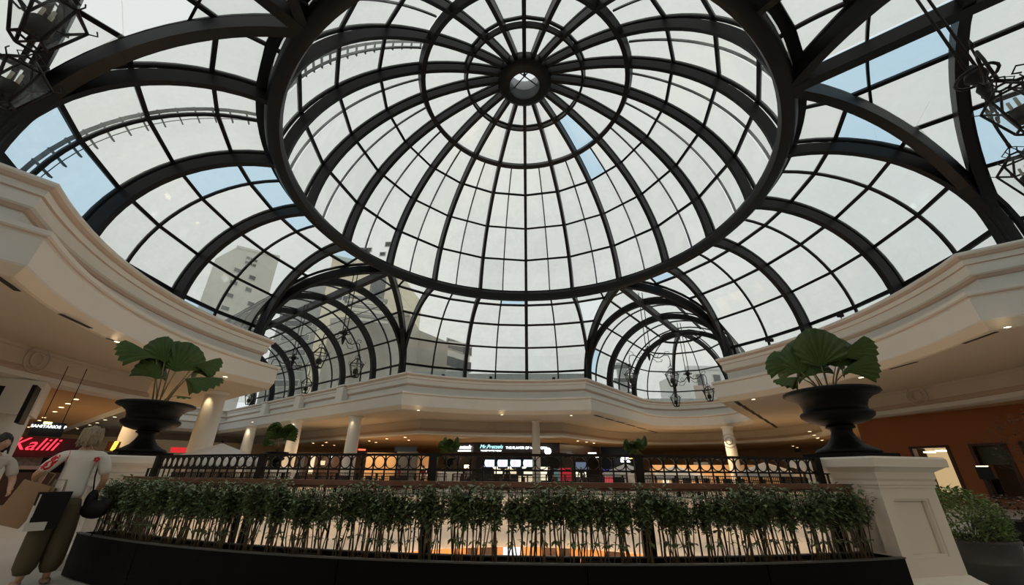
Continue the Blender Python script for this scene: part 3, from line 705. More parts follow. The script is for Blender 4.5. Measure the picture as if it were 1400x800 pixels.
# ------------------------------------------------------------------ columns
def on_z(x, y, z):
    v = _R2*((x-700)/542.2) + _U2*((400-y)/542.2) + _F; k = (z-EYE)/v.z
    return Vector((v.x*k, v.y*k, z))
def column(x, y, d, r_, label, top=4.9, lamp=0, base=0.0):
    p = at(x, y, d); t = thing('column', label, 'column', 'round white columns of the gallery', loc=(p.x, p.y, base))
    mb = MB(); mb.lathe([(r_*.98, .15), (r_, .6), (r_, top*.6), (r_*.93, top-.25), (r_*.93, top-base-.02)], k=28); mb.build('shaft', COLWHITE, t)
    mb = MB(); mb.lathe([(r_*1.25, 0), (r_*1.25, .1), (r_*1.1, .16), (r_, .18)], k=28); mb.build('base', COLWHITE, t)
    mb = MB(); mb.lathe([(r_*.93, top-.16), (r_*1.05, top-.12), (r_*1.15, top-.06), (r_*1.15, top-.01)], k=28); mb.build('capital', COLWHITE, t)
    if lamp:
        l = bpy.data.lights.new('column_downlight', 'SPOT'); l.energy = lamp; l.color = (1, .78, .45); l.spot_size = R(70); l.spot_blend = 0.6; l.shadow_soft_size = .05
        o = bpy.data.objects.new('column_downlight', l); col.objects.link(o); q = Vector((p.x, p.y, 0)); n_ = Vector((-p.x, -p.y, 0)).normalized(); sd = Vector((-n_.y, n_.x, 0))
        o.location = q + n_*(r_*1.15) + sd*(-r_*.7) + Vector((0, 0, top-.06)); o.rotation_euler = (0, 0, 0)
column(284, 577, 26.2, .50, 'thick white column right of the left-hand urn, lit at its top', lamp=60)
column(186, 580, 30.0, .50, 'white column half hidden behind the left-hand urn', lamp=50)
column(480, 612, 33, .45, 'white column right of the far left umbrella, third from the left-hand urn', lamp=30)
column(401, 600, 37.7, .45, 'white column with a bright patch of lamplight, right of the small urn', lamp=90)
column(340, 600, 45, .45, 'white column furthest down the left corridor', lamp=90)
column(733, 610, 32.5, .31, 'slim white column in front of the black food shop')
column(1003, 630, 40, .42, 'faint column behind the right part of the far railing')
column(4, 590, 21.5, .45, 'pale column at the left margin that carries two screens', top=3.84)
# ------------------------------------------------------------------ far railings round the well
for a0, a1, lab in ((-24, 31.5, 'black railing across the well in front of the food shops'), (-72, -26, 'black railing at the mouth of the left corridor'),
                    (-118, -74, 'black railing along the left gallery'), (34, 100, 'black railing along the right gallery')):
    t = thing('gallery_railing', lab, 'railing'); n = int(abs(a1-a0)*2)
    for z in (1.09, .93, .1): mb = MB(); mb.sweep(arcpts(RV-.12, z, a0, a1, 30), .04, .04, UP); mb.build('rail', IRON, t)
    mb = MB()
    for i in range(n+1):
        a = a0+(a1-a0)*i/n; wd = .09 if i % 12 == 0 else .022; mb.sweep([P(RV-.12, a, 1.08), P(RV-.12, a, .05)], wd, wd, lambda i: Vector((1, 0, 0)))
    mb.build('balusters', IRON, t, kind='stuff')
for px, y, d, lab, seed in ((612, 650, 27.3, 'left of the black food shop', 1), (873, 655, 26.4, 'in front of the far white umbrella', 2), (372, 650, 22.6, 'between two far white columns on the left', 3)):
    p = at(px, y, d); rz = math.atan2(-p.x, p.y-D)
    pt = pedestal((p.x, p.y, 0), rz, 'small far white pedestal across the well, ' + lab, .62, 1.2)
    urn((p.x, p.y, 1.2), .95, 'small far black urn ' + lab, rz)
    rr = random.Random(seed); L = []
    for q in range(11):
        hd = rr.uniform(-180, 180); rad = rr.uniform(.05, .3); L.append((-rad*math.sin(R(hd)), rad*math.cos(R(hd)), rr.uniform(.35, .95), hd, rr.uniform(20, 80), 0, rr.uniform(.5, .7), .9))
    fan_plant((p.x, p.y, 1.92), 'small dark green palm ' + lab, L, .95, 0)
# ------------------------------------------------------------------ black food shop across the well
def slab(mb, x0, yt0, x1, yt1, d0, d1, zt, zb, th=0.12):
    a = at(x0, yt0, d0); b = at(x1, yt1, d1); a.z = b.z = 0; n_ = (b-a).cross(Vector((0, 0, 1))).normalized()*th
    vs = [a+Vector((0, 0, zb)), b+Vector((0, 0, zb)), b+Vector((0, 0, zt)), a+Vector((0, 0, zt))]; vs += [v - n_ for v in vs]
    mb.add(vs, ((0, 1, 2, 3), (7, 6, 5, 4), (0, 4, 5, 1), (1, 5, 6, 2), (2, 6, 7, 3), (3, 7, 4, 0)))
    return a, b
def facing(a, b): d_ = b-a; return math.atan2(d_.y, d_.x)
DARKFAC = mat('black_shop_fascia', (0.018, 0.012, 0.012), 0.3, 0, 0.2, 2)
shop = thing('food_kiosk', 'black fronted food shop with white lit lettering across the well', 'shop')
F_ = [(612, 37.5), (652, 36), (765, 36), (836, 45)]
ends = []
for (x0, d0), (x1, d1) in zip(F_[:-1], F_[1:]):
    mb = MB(); a, b = slab(mb, x0, 612, x1, 612, d0, d1, 3.45, 2.72); mb.build('fascia', DARKFAC, shop); ends.append((a, b))
    mb = MB(); slab(mb, x0, 612, x1, 612, d0-.05, d1-.05, 3.50, 3.42, .2); mb.build('cornice_strip', BLACK, shop)
    mb = MB(); slab(mb, x0, 612, x1, 612, d0+2.5, d1+2.5, 2.72, 0, .1); mb.build('back_wall', BLACK, shop)
WHITELIT = emis('white_letter_glow', (0.92, 1.0, 1.0), 5)
CYANLIT = emis('aqua_letter_glow', (0.45, 0.9, 0.95), 2.2)
def sign(seg, fx, z, s, size, m_, shear=0, name='lettering', out=.16):
    a, b = seg; p = a.lerp(b, fx); n_ = (b-a).cross(Vector((0, 0, 1))).normalized(); p = p + n_*out if n_.y < 0 else p - n_*out
    p.z = z; rz = facing(a, b)
    return text(name, s, size, m_, shop, p, (R(90), 0, rz), .02, shear)
sign(ends[0], .60, 3.13, 'Pretzels', .42, WHITELIT, .3); sign(ends[0], .58, 2.84, 'THE BEST PRETZELS', .17, WHITELIT)
sign(ends[1], .175, 3.15, 'Mr.Pretzels', .42, CYANLIT, .3); sign(ends[1], .175, 2.84, 'THE BEST IN THE WORLD', .15, WHITELIT)
sign(ends[1], .60, 3.08, 'THE FLAVOR OF NEW YORK', .27, WHITELIT)
p = at(749, 617, 35.6); mb = MB(); mb.lathe([(.001, 0), (.27, .02), (.27, .07), (.001, .09)], k=24); d_ = mb.build('round_badge', WHITELIT, shop); d_.location = p; d_.rotation_euler = (R(90), 0, 0)
mb = MB(); q = at(750, 622.5, 35.6); mb.box(q, (.22, .05, .12)); mb.build('badge_tail', WHITELIT, shop)
SCR = [emis('menu_screen_glow', (0.62, 0.75, 1.0), 1.6), emis('menu_screen_pink', (1.0, 0.7, 0.8), 1.2)]
for i in range(4):
    x0 = 661+i*18; a = at(x0, 628, 36.6); b = at(x0+15, 628, 36.6); zc = at(x0, 633.5, 36.6).z
    mb = MB(); c = (a+b)/2; mb.box((c.x, c.y, zc), ((b-a).length, .06, .55), facing(a, b)); s_ = mb.build('menu_screen', SCR[0], shop)
    mb = MB(); mb.box((c.x, c.y-.05, zc), ((b-a).length*.35, .03, .42), facing(a, b)); mb.cur = 0; mb.build('menu_picture', SCR[1], shop)
    mb = MB(); mb.lathe([(.001, 0), (.17, .0), (.17, .03), (.001, .04)], k=16); dd = mb.build('menu_disc', CYANLIT, shop); dd.location = (c.x+.25, c.y-.07, zc); dd.rotation_euler = (R(90), 0, 0)
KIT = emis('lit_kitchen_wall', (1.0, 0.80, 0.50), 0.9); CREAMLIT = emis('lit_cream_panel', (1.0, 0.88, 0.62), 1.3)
REDLIT = emis('red_display', (0.75, 0.03, 0.05), 0.5); BLUELIT = emis('blue_poster', (0.12, 0.10, 0.8), 0.9); GREYLIT = emis('grey_blue_panel', (0.3, 0.42, 0.6), 0.35); TEAL = emis('teal_display', (0.2, 0.35, 0.33), 0.4)
def panel(x0, y0, x1, y1, d, m_, name, par, th=.06):
    a = at(x0, y0, d); b = at(x1, y0, d); zt = at((x0+x1)/2, y0, d).z; zb = at((x0+x1)/2, y1, d).z
    mb = MB(); c = (a+b)/2; mb.box((c.x, c.y, (zt+zb)/2), ((b-a).length, th, zt-zb), facing(a, b)); return mb.build(name, m_, par)
panel(676, 641, 687, 653, 37.5, CREAMLIT, 'lit_opening', shop); panel(689, 641, 706, 652, 37.5, KIT, 'kitchen_wall', shop); panel(716, 643, 728, 653, 37.5, CREAMLIT, 'lit_opening', shop)
panel(738, 638.5, 752, 657, 36.8, CREAMLIT, 'lit_panel', shop); panel(757, 641, 765, 658, 37, TEAL, 'display', shop); panel(765, 640, 781, 658, 37, REDLIT, 'display', shop)
panel(787, 632, 804, 642, 38, GREYLIT, 'display', shop); panel(787, 643, 801, 659, 38, CREAMLIT, 'lit_panel', shop)
for i in range(3): panel(804+i*2, 619+i*2.5, 815+i*2, 620.5+i*2.5, 38.5, WHITELIT, 'white_sign_stroke', shop)
for x in (677, 696, 716):
    panel(x-3, 638.4, x+3, 640.6, 36.9, LAMPW, 'pendant_lamp', shop, .2)
mb = MB(); slab(mb, 655, 640, 734, 640, 34.8, 34.8, 1.05, 0, .5); mb.build('counter', DARKFAC, shop); mb = MB(); slab(mb, 709, 640, 729, 640, 34.6, 34.6, .95, .2, .2); mb.build('counter_front', KIT, shop)
panel(635, 636, 641, 640, 31, LAMPW, 'paper_lantern', thing('table_lamp', 'small cream lantern lit in front of the black food shop', 'lamp'), .35)
sh2 = thing('dark_shop', 'dark shop front with white and yellow lit signs, right of the black food shop', 'shop')
mb = MB(); slab(mb, 821, 612, 870, 612, 34, 35, at(821, 611, 34).z, .0, .2); mb.build('dark_front', BLACK, sh2)
panel(848, 623, 861, 632, 33.6, WHITELIT, 'white_sign', sh2); panel(861.5, 624, 867, 630, 33.6, emis('yellow_sign', (1, .8, .05), 1.5), 'yellow_sign', sh2)
panel(825, 642, 837, 650, 33.6, BLUELIT, 'poster_top', sh2); panel(826, 649, 837, 660, 33.6, emis('poster_red', (.75, .08, .1), .8), 'poster_bottom', sh2)
# other lit fronts behind the far railing
def front(label, x0, y0, x1, y1, d, m_, strips=(), name='shop_front'):
    t = thing(name, label, 'shop front'); panel(x0, y0, x1, y1, d, m_, 'wall_panel', t, .1)
    for (a, b, c, e, mm) in strips: panel(a, b, c, e, d-.25, mm, 'front_detail', t, .08)
    return t
TAN = mat('tan_shop_wall', (0.62, 0.42, 0.24), 0.7, 0, 0.1, 1); BROWN = mat('dark_wood_shop', (0.06, 0.03, 0.02), 0.6, 0, 0.3, 2); GREYG = mat('grey_shop_glass', (0.10, 0.11, 0.13), 0.3, 0, 0.1, 1)
front('tan shop wall behind the railing left of the centre', 502, 620, 596, 662, 40, TAN, ((543, 618, 572, 662, GREYG), (575, 640, 590, 652, KIT)))
front('dark wooden cafe front behind the left part of the far railing', 392, 619, 474, 662, 42, BROWN, ((438, 630, 445, 636, KIT), (452, 623, 454, 634, WHITELIT), (425, 622, 432, 648, KIT), (408, 622, 418, 650, GREYG)))
front('bright tan shop wall behind the railing on the right', 888, 636, 1060, 668, 42, TAN, ((905, 655, 915, 668, CREAMLIT), (928, 640, 945, 664, KIT), (948, 632, 968, 664, GREYG), (990, 655, 1010, 668, CREAMLIT)))
t = thing('hanging_sign', 'dark grey hanging sign board over the seated people across the well', 'sign'); panel(540, 611, 570, 617.5, 33, GREYG, 'board', t, .15)
t = thing('exit_sign', 'thin red lit sign beside the third far column', 'sign'); panel(490, 614, 500, 616, 33, emis('red_glow', (1, .1, .05), 3), 'red_strip', t, .1)
t = thing('hanging_sign', 'small black hanging sign at the far right under the mall ceiling', 'sign'); panel(1086, 614.5, 1095, 618.5, 30, BLACK, 'board', t, .1)
# umbrellas
UMB = mat('white_canvas', (0.80, 0.78, 0.74), 0.8, 0, 0.05, 3)
def umbrella(px, y, d, r_, label):
    p = at(px, y, d); t = thing('parasol', label, 'parasol', 'white parasols of the gallery cafes', loc=(p.x, p.y, 0)); z = p.z
    mb = MB(); n = 8; vs = [Vector((0, 0, z))]
    for i in range(n): vs.append(Vector((r_*math.cos(2*PI*i/n+.3), r_*math.sin(2*PI*i/n+.3), z-r_*.36)))
    for i in range(n): vs.append(Vector((r_*math.cos(2*PI*i/n+.3), r_*math.sin(2*PI*i/n+.3), z-r_*.36-.22)))
    mb.add(vs, [(0, 1+i, 1+(i+1) % n) for i in range(n)] + [(1+i, 1+n+i, 1+n+(i+1) % n, 1+(i+1) % n) for i in range(n)]); mb.build('canopy', UMB, t)
    mb = MB(); mb.tube([(0, 0, z+.1), (0, 0, 0)], .03, 8); mb.build('pole', BLACK, t)
    mb = MB(); mb.lathe([(.3, 0), (.3, .06), (.05, .1), (.05, .2)], k=16); mb.build('base', BLACK, t)
umbrella(304, 606, 24, 2.1, 'large white parasol under the left columns'); umbrella(855, 634, 31, 1.7, 'white parasol before the dark shop with the yellow sign')
umbrella(923, 636, 36, 2.3, 'white parasol seen through the rings right of the small far urn'); umbrella(1045, 632, 34, 2.0, 'white parasol near the right-hand end of the iron railing')
umbrella(280, 616, 30, 1.4, 'small white parasol beside the lit column on the left')
# cafe tables and chairs across the well
CH = mat('black_cafe_wicker', (0.015, 0.013, 0.012), 0.6, 0, 0.3, 8)
def chair():
    t = thing('cafe_chair', 'black cafe chair', 'chair', 'black cafe chairs behind the far railing')
    mb = MB(); mb.box((0, 0, .45), (.46, .46, .05)); mb.build('seat', CH, t); mb = MB(); mb.box((0, .22, .70), (.46, .04, .46)); mb.build('backrest', CH, t)
    for x in (-.2, .2):
        for y in (-.2, .2): mb = MB(); mb.box((x, y, .215), (.04, .04, .43)); mb.build('leg', CH, t)
    return t
def table():
    t = thing('cafe_table', 'small square cafe table', 'table', 'cafe tables behind the far railing')
    mb = MB(); mb.box((0, 0, .74), (.8, .8, .04)); mb.build('tabletop', BROWN, t); mb = MB(); mb.box((0, 0, .37), (.07, .07, .72)); mb.build('leg', CH, t); mb = MB(); mb.box((0, 0, .015), (.45, .45, .03)); mb.build('foot', CH, t)
    return t
c0 = chair(); t0 = table(); spots = [(432, 31), (452, 33), (470, 30), (505, 32), (520, 30), (548, 33), (585, 32), (930, 31), (952, 33), (975, 30), (1000, 32), (1025, 31), (325, 24.5), (350, 26), (665, 31.5), (700, 32), (775, 33), (800, 31)]
for i, (px, d) in enumerate(spots):
    p = at(px, 650, d); place(t0, i == 0, (p.x, p.y, 0), .3*i, 'small square cafe table across the well')
    for j, an in enumerate((0.2, 3.3)):
        q = Vector((p.x, p.y, 0)) + Vector((math.cos(an+i), math.sin(an+i), 0))*.75
        place(c0, i == 0 and j == 0, q, an+i-PI/2, 'black cafe chair at a table across the well')
# ------------------------------------------------------------------ left background: shop with red script, hanging board, screens
t = thing('red_script_shop', 'dark shop with red neon script above a lit counter, behind the people on the left', 'shop')
panel(-60, 597, 118, 625, 24, mat('dark_red_shop', (0.06, 0.004, 0.006), 0.5), 'fascia', t, .2)
panel(-60, 625, 118, 680, 26, BLACK, 'interior', t, .1)
DISP = mat('counter_display', (0.3, 0.25, 0.22), 0.6, 0, 0.9, 14); panel(10, 624, 60, 637, 24.3, DISP, 'counter_display', t, .3); panel(12, 637, 66, 642, 24.1, mat('counter_edge', (.5, .45, .38)), 'counter', t, .4)
panel(-60, 646, 118, 700, 23.9, mat('counter_front_brown', (.10, .05, .03)), 'counter_front', t, .3)
p = at(46, 608, 23.6); a = at(20, 609, 23.75); b = at(70, 609, 23.75)
text('lettering', 'Kalili', .60, emis('neon_red', (1.0, .03, .06), 2.5), t, p, (R(90), 0, facing(a, b)), .02, .35)
t = thing('hanging_board', 'black hanging information board above the red script shop', 'sign')
panel(46, 578, 92, 597, 17, BLACK, 'board', t, .12); panel(60, 577, 72, 580, 16.9, emis('board_glow', (1, .8, .3), 3), 'top_light', t, .1)
p = at(67, 583.5, 16.85); text('lettering', 'SANITÁRIOS  P', .10, WHITELIT, t, p, (R(90), 0, facing(at(50, 583, 17), at(90, 583, 17))), .005)
for x in (56, 85): mb = MB(); q = at(x, 579, 17); mb.tube([(q.x, q.y, q.z), (q.x, q.y, 3.84)], .01, 5); mb.build('hanging_rod', BLACK, t)
t = thing('wall_screen', 'black screen on the pale pillar at the left margin', 'screen'); panel(-14, 527, 8, 556, 19.9, BLACK, 'panel', t, .08)
t = thing('angled_screen', 'thin black screen seen edge-on beside the pale pillar', 'screen')
a = at(46, 538, 19.5); b = at(31, 570, 19.5); mb = MB(); c = (a+b)/2; M = Matrix.Rotation(R(75), 3, 'Z'); mb.box((c.x, c.y, c.z), (.10, .9, 1.1), M=Matrix.Rotation(R(44), 3, 'Z')); mb.build('panel', BLACK, t)
t = thing('ceiling_drop', 'pale grey boxed pillar head above the left margin column', 'pillar head'); p = at(4, 560, 21.6); mb = MB(); mb.box((p.x, p.y, 3.3), (1.5, 1.5, 1.1), R(45)); mb.build('box', COLWHITE, t)
t = thing('food_sign', 'small dark red sign with a yellow stroke left of the left-hand urn', 'sign'); panel(148, 604, 166, 617, 27, mat('maroon', (.08, .01, .01)), 'board', t, .1)
mb = MB(); mb.tube([at(153, 616, 26.8), at(160, 604, 26.8)], .07, 6); mb.build('yellow_stroke', emis('yellow_glow', (1, .75, .05), 3), t)
t = thing('red_sign', 'red lit sign strip behind the left-hand urn foot', 'sign'); panel(234, 612, 262, 619, 30, emis('red_strip', (.7, .02, .03), 1), 'strip', t, .1)
# ------------------------------------------------------------------ right side: terracotta wall, windows
TERRA = mat('terracotta_wall', (0.29, 0.09, 0.024), 0.8, 0, 0.08, 0.6, 0.03)
a, b = at(1180, 600, 29), at(1560, 600, 25.5); a.z = b.z = 0
u = (b-a).normalized(); n_ = Vector((u.y, -u.x, 0)); n_ = n_ if n_.dot(a) < 0 else -n_
def wl(px):   # distance along the wall where the ray of column px meets it
    q = at(px, 640, 10); q.z = 0; den = q.x*u.y-q.y*u.x; s_ = (a.x*u.y-a.y*u.x)/den; return (q*s_-a).dot(u)
holes = [(wl(1256), wl(1312)), (wl(1340), wl(1394)), (wl(1412), wl(1450))]
zt = 2.45; zb = .35; L = (b-a).length; mb = MB()
def wq(s0, s1, z0, z1, mb, off=0, th=.25):
    c = a + u*((s0+s1)/2) + n_*off; mb.box((c.x, c.y, (z0+z1)/2), (s1-s0, th, z1-z0), math.atan2(u.y, u.x))
wq(0, L, zt, 4.2, mb); wq(0, L, 0, zb, mb); e = 0
for h0, h1 in holes: wq(e, h0, zb, zt, mb); e = h1
wq(e, L, zb, zt, mb); mb.build('wall_right', TERRA, None, kind='structure', label='terracotta painted wall at the right with two windows')
GOLD = emis('lit_shop_interior', (1.0, 0.70, 0.35), 0.55); DKI = mat('dim_interior', (.06, .05, .03), .7)
for k, (h0, h1) in enumerate(holes):
    t = thing('window_%d' % (k+1), ['window with a lit shop interior behind, left in the terracotta wall', 'dim window with a blind and a shelf lamp, beside the first one in the terracotta wall', 'dark window at the right margin'][k], 'window', kind='structure')
    mb = MB(); wq(h0, h1, zb, zt, mb, -1.0, .05); mb.build('interior', GOLD if k == 0 else DKI, t)
    mb = MB()
    for (s0, s1, z0, z1) in ((h0, h0+.12, zb, zt), (h1-.12, h1, zb, zt), (h0, h1, zb, zb+.1), (h0, h1, zt-.1, zt)): wq(s0, s1, z0, z1, mb, .02, .3)
    mb.build('frame', mat('dark_red_frame', (.05, .012, .006), .6), t)
    if k == 0:
        for q in range(3): mb = MB(); c = a + u*(h0+.5+.42*q) - n_*(.3+.1*q); mb.box((c.x, c.y, zt-.25+.04*q), (.3, .3, .06)); mb.build('shop_lamp', LAMPW, t)
        mb = MB(); wq(h0+1.1, h0+1.9, 1.2, 2.1, mb, -.8, .1); mb.build('poster', mat('beige_poster', (.5, .4, .25)), t); mb = MB(); wq(h0+2.1, h1-.1, zb, 2.2, mb, -.7, .1); mb.build('shelf', mat('shelf_brown', (.25, .15, .08)), t)
        mb = MB(); wq(h0+1.5, h0+2.3, zb, 1.1, mb, -.5, .3); mb.build('dark_goods', BLACK, t)
    if k == 1:
        mb = MB(); wq(h0, h1, 1.62, zt, mb, -.1, .04); mb.build('blind', mat('olive_blind', (.05, .045, .02)), t); mb = MB(); wq(h0+.9, h1-.2, 1.50, 1.60, mb, -.4, .1); mb.build('shelf_lamp', emis('shelf_lamp_glow', (1, .7, .35), 1.6), t)
        mb = MB(); wq(h0+1.2, h1, .5, .95, mb, -.15, .05); mb.build('glass_band', BLACK, t)
        c = a + u*(h0+2.1) + n_*.02; text('lettering', 'LONGE', .30, mat('pale_letter', (.45, .4, .35)), t, (c.x, c.y, .74), (R(90), 0, math.atan2(u.y, u.x)), .01, .1)
mb = MB(); mb.box((0, 0, 1.24), (.26, .05, .28), R(-40)); t = thing('sign_stand', 'black menu box on a thin post in front of the terracotta wall', 'sign stand', loc=tuple(Vector((at(1348, 650, 15.5).x, at(1348, 650, 15.5).y, 0))))
mb.build('sign_box', BLACK, t); mb = MB(); mb.tube([(0, 0, 1.15), (0, 0, .02)], .015, 6); mb.build('post', BLACK, t); mb = MB(); mb.lathe([(.2, 0), (.2, .02), (.01, .03)], k=14); mb.build('base', BLACK, t)
mb = MB(); mb.box((0, 0, 1.39), (.20, .06, .015), R(-40)); mb.build('top_lamp', LAMPW, t)
# round pot with bushy plant and a black flower trough
def bush(mb, c, rx, ry, rz_, n, s0, s1, rd):
    for i in range(n):
        th = rd.uniform(0, 2*PI); ph = math.acos(rd.uniform(-.5, 1)); k = rd.uniform(.72, 1.0)
        p = Vector(c) + Vector((rx*k*math.sin(ph)*math.cos(th), ry*k*math.sin(ph)*math.sin(th), rz_*k*math.cos(ph)))
        leaf_quad(mb, p, Vector((math.cos(th)+rd.gauss(0, .5), math.sin(th)+rd.gauss(0, .5), rd.uniform(-.3, 1))), rd.uniform(s0, s1), Vector((0, 0, 1)), .45)
p = at(1341, 770, 7.9); p.z = 0
t = thing('round_planter', 'dark round pot with a bushy green shrub right of the pedestal', 'planter', loc=tuple(p)); POT = mat('dark_grey_pot', (.05, .05, .048), .5, 0, .3, 6, .1)
mb = MB(); mb.lathe([(.29, 0), (.32, .05), (.37, .24), (.375, .26), (.365, .27), (.40, .45), (.415, .47), (.40, .49), (.37, .49), (.36, .44), (.001, .44)], k=36); mb.build('pot', POT, t)
t2 = thing('bush', 'dense green bush growing in the round pot', 'plant', loc=(p.x, p.y, .44)); rd = random.Random(3); mb = MB(); bush(mb, (-.05, 0, .2), .43, .43, .40, 4200, .035, .07, rd); mb.build('foliage', mat('bush_leaf', (.20, .29, .085), .5, 0, .5, 8), t2, kind='stuff')
mb = MB()
for i in range(26): an = rd.uniform(0, 6.28); mb.tube([(0.1*math.cos(an), .1*math.sin(an), -.03), (.4*math.cos(an), .4*math.sin(an), rd.uniform(.1, .35))], .006, 4)
mb.build('stems', STEM, t2)
p = at(1392, 730, 13); p.z = 0
t = thing('flower_trough', 'low black trough of dark foliage and white flowers at the right margin', 'planter', loc=tuple(p), rz=R(-40)); mb = MB(); mb.frustum((0, 0, 0), 1.0, .6, 1.1, .7, .4); mb.build('trough', BLACK, t)
t2 = thing('flowering_plants', 'dark leafy plants with small white flowers in the low trough', 'plant', loc=(p.x, p.y, .45), rz=R(-40)); mb = MB(); bush(mb, (0, 0, .0), .6, .4, .3, 900, .04, .08, rd); mb.build('foliage', mat('dark_leaf', (.02, .028, .012), .5, 0, .3), t2, kind='stuff')
mb = MB()
for i in range(60):
    q = Vector((rd.uniform(-.55, .55), rd.uniform(-.35, .35), rd.uniform(.25, .38)))
    for k in range(4): leaf_quad(mb, q, Vector((math.cos(k*1.57), math.sin(k*1.57), .3)), .03, Vector((0, 0, 1)), .7)
mb.build('flowers', mat('white_petal', (.7, .68, .6)), t2, kind='stuff')
p = at(1398, 640, 15); t = thing('indoor_tree', 'thin dark leafy tree at the right margin in front of the window', 'plant', loc=(p.x+.6, p.y, 0)); mb = MB(); bush(mb, (0, 0, 1.7), .8, .8, .9, 700, .05, .1, rd); mb.build('foliage', mat('brown_leaf', (.04, .025, .012)), t, kind='stuff'); mb = MB(); mb.tube([(0, 0, 0), (.03, 0, 1.6)], .04, 6); mb.build('trunk', STEM, t)
# ------------------------------------------------------------------ downlights, slots, rosettes
def spotlamp(x, y, z, r_, label, group):
    p = on_z(x, y, z); t = thing('ceiling_downlight', label, 'ceiling light', group, loc=(p.x, p.y, z-.015))
    mb = MB(); mb.lathe([(r_, .012), (r_*1.25, .012), (r_*1.25, 0), (r_, 0)], k=14); mb.build('trim_ring', COLWHITE, t); mb = MB(); mb.lathe([(.001, .005), (r_, .005)], k=14); mb.build('lens', LAMPW, t)
for x, y, lab in ((160, 467, 'round downlight in the soffit above the left-hand palm'), (308, 515, 'round downlight in the soffit right of the left-hand palm'), (572, 561, 'left one of three downlights under the far cornice'), (686, 567, 'middle one of three downlights under the far cornice'),
                  (781, 568, 'right one of three downlights under the far cornice, right of the slim column'), (1030, 546, 'downlight beside the row of slots at the far right corner'), (1177, 516, 'downlight under the right soffit beside the right-hand palm'), (1377, 447, 'downlight under the right soffit near the right margin'), (345, 577, 'downlight over the furthest corridor column'), (408, 575.5, 'downlight over the column with the bright patch')):
    spotlamp(x, y, 4.9, .09 if y > 500 else .07, lab, 'downlights in the gallery soffit')
for x, y in ((104, 546), (93, 552), (84, 557), (75, 563), (60, 571), (54, 575), (49, 578), (39, 584), (157, 570), (144, 574), (133, 578), (123, 581), (106, 586)):
    spotlamp(x, y, 3.83, .09, 'small warm downlight in the mall ceiling above the people on the left', 'downlights in the left mall ceiling')
for x, y in ((505, 603), (514, 605), (428, 606), (446, 605), (441, 609), (457, 609), (529, 600), (554, 598), (559, 602), (790, 603), (802, 604.5), (812, 606)):
    spotlamp(x, y, 3.83, .12, 'small warm downlight in the ceiling across the well', 'downlights in the far mall ceiling')
for x, y in ((1107, 590), (1113, 595), (1118, 599), (1084, 610), (1090, 612), (1124, 602)):
    spotlamp(x, y, 3.83, .11, 'small warm downlight in the ceiling seen under the right-hand urn', 'downlights in the right mall ceiling')
SLOT = mat('dark_slot', (.03, .022, .015), .8)
def slot(x0, y0, x1, y1, label, wd=.10):
    a, b = on_z(x0, y0, 4.89), on_z(x1, y1, 4.89); t = thing('air_slot', label, 'vent', 'dark slots in the gallery soffit'); mb = MB(); c = (a+b)/2; mb.box((c.x, c.y, 4.893), ((b-a).length, wd, .012), facing(a, b)); mb.build('grille', SLOT, t)
slot(-5, 378, 24, 398, 'dark air slot at the left margin of the soffit', .12); slot(83, 430, 124, 449, 'long dark air slot in the left soffit', .12); slot(146, 463, 156, 466, 'short slot beside the downlight over the left palm')
slot(1318, 470, 1363, 454, 'long dark air slot in the right soffit'); slot(1217, 505, 1254, 495, 'dark air slot right of the right-hand palm'); slot(1185, 514, 1192, 513, 'short slot beside the downlight of the right soffit')
for i in range(6): slot(813+i*14.6, 568+i*4.1, 825+i*14.6, 571+i*4.1, 'short slot in the row under the far cornice, right of the slim column', .22)
for i in range(6): slot(1006+i*9.6, 549+i*6, 1014+i*9.6, 555+i*6, 'short slot in the row under the right cornice corner', .22)
# ------------------------------------------------------------------ dark signs of the lower floor
for px0, px1, y0, y1, lab in ((640, 652, 745, 760, 'dark square sign low on the orange lower wall, left one'), (656, 680, 746, 762, 'wider dark square sign low on the orange lower wall'), (743, 760, 748, 764, 'dark red shop sign low on the lower wall behind the stems'), (766, 779, 748, 764, 'small lit shop window low behind the stems'), (830, 852, 752, 765, 'dark shop opening low behind the stems, left of the thick post')):
    t = thing('lower_shop_sign', lab, 'sign'); panel(px0, y0, px1, y1+20, 30.0, mat('dark_sign', (.03, .015, .01)), 'board', t, .1)
t = thing('lower_lit_panel', 'bluish white lit panel low behind the hedge stems near the middle', 'sign'); panel(688, 744, 712, 790, 30.0, emis('white_panel', (.9, .93, 1), 1.1), 'board', t, .1)
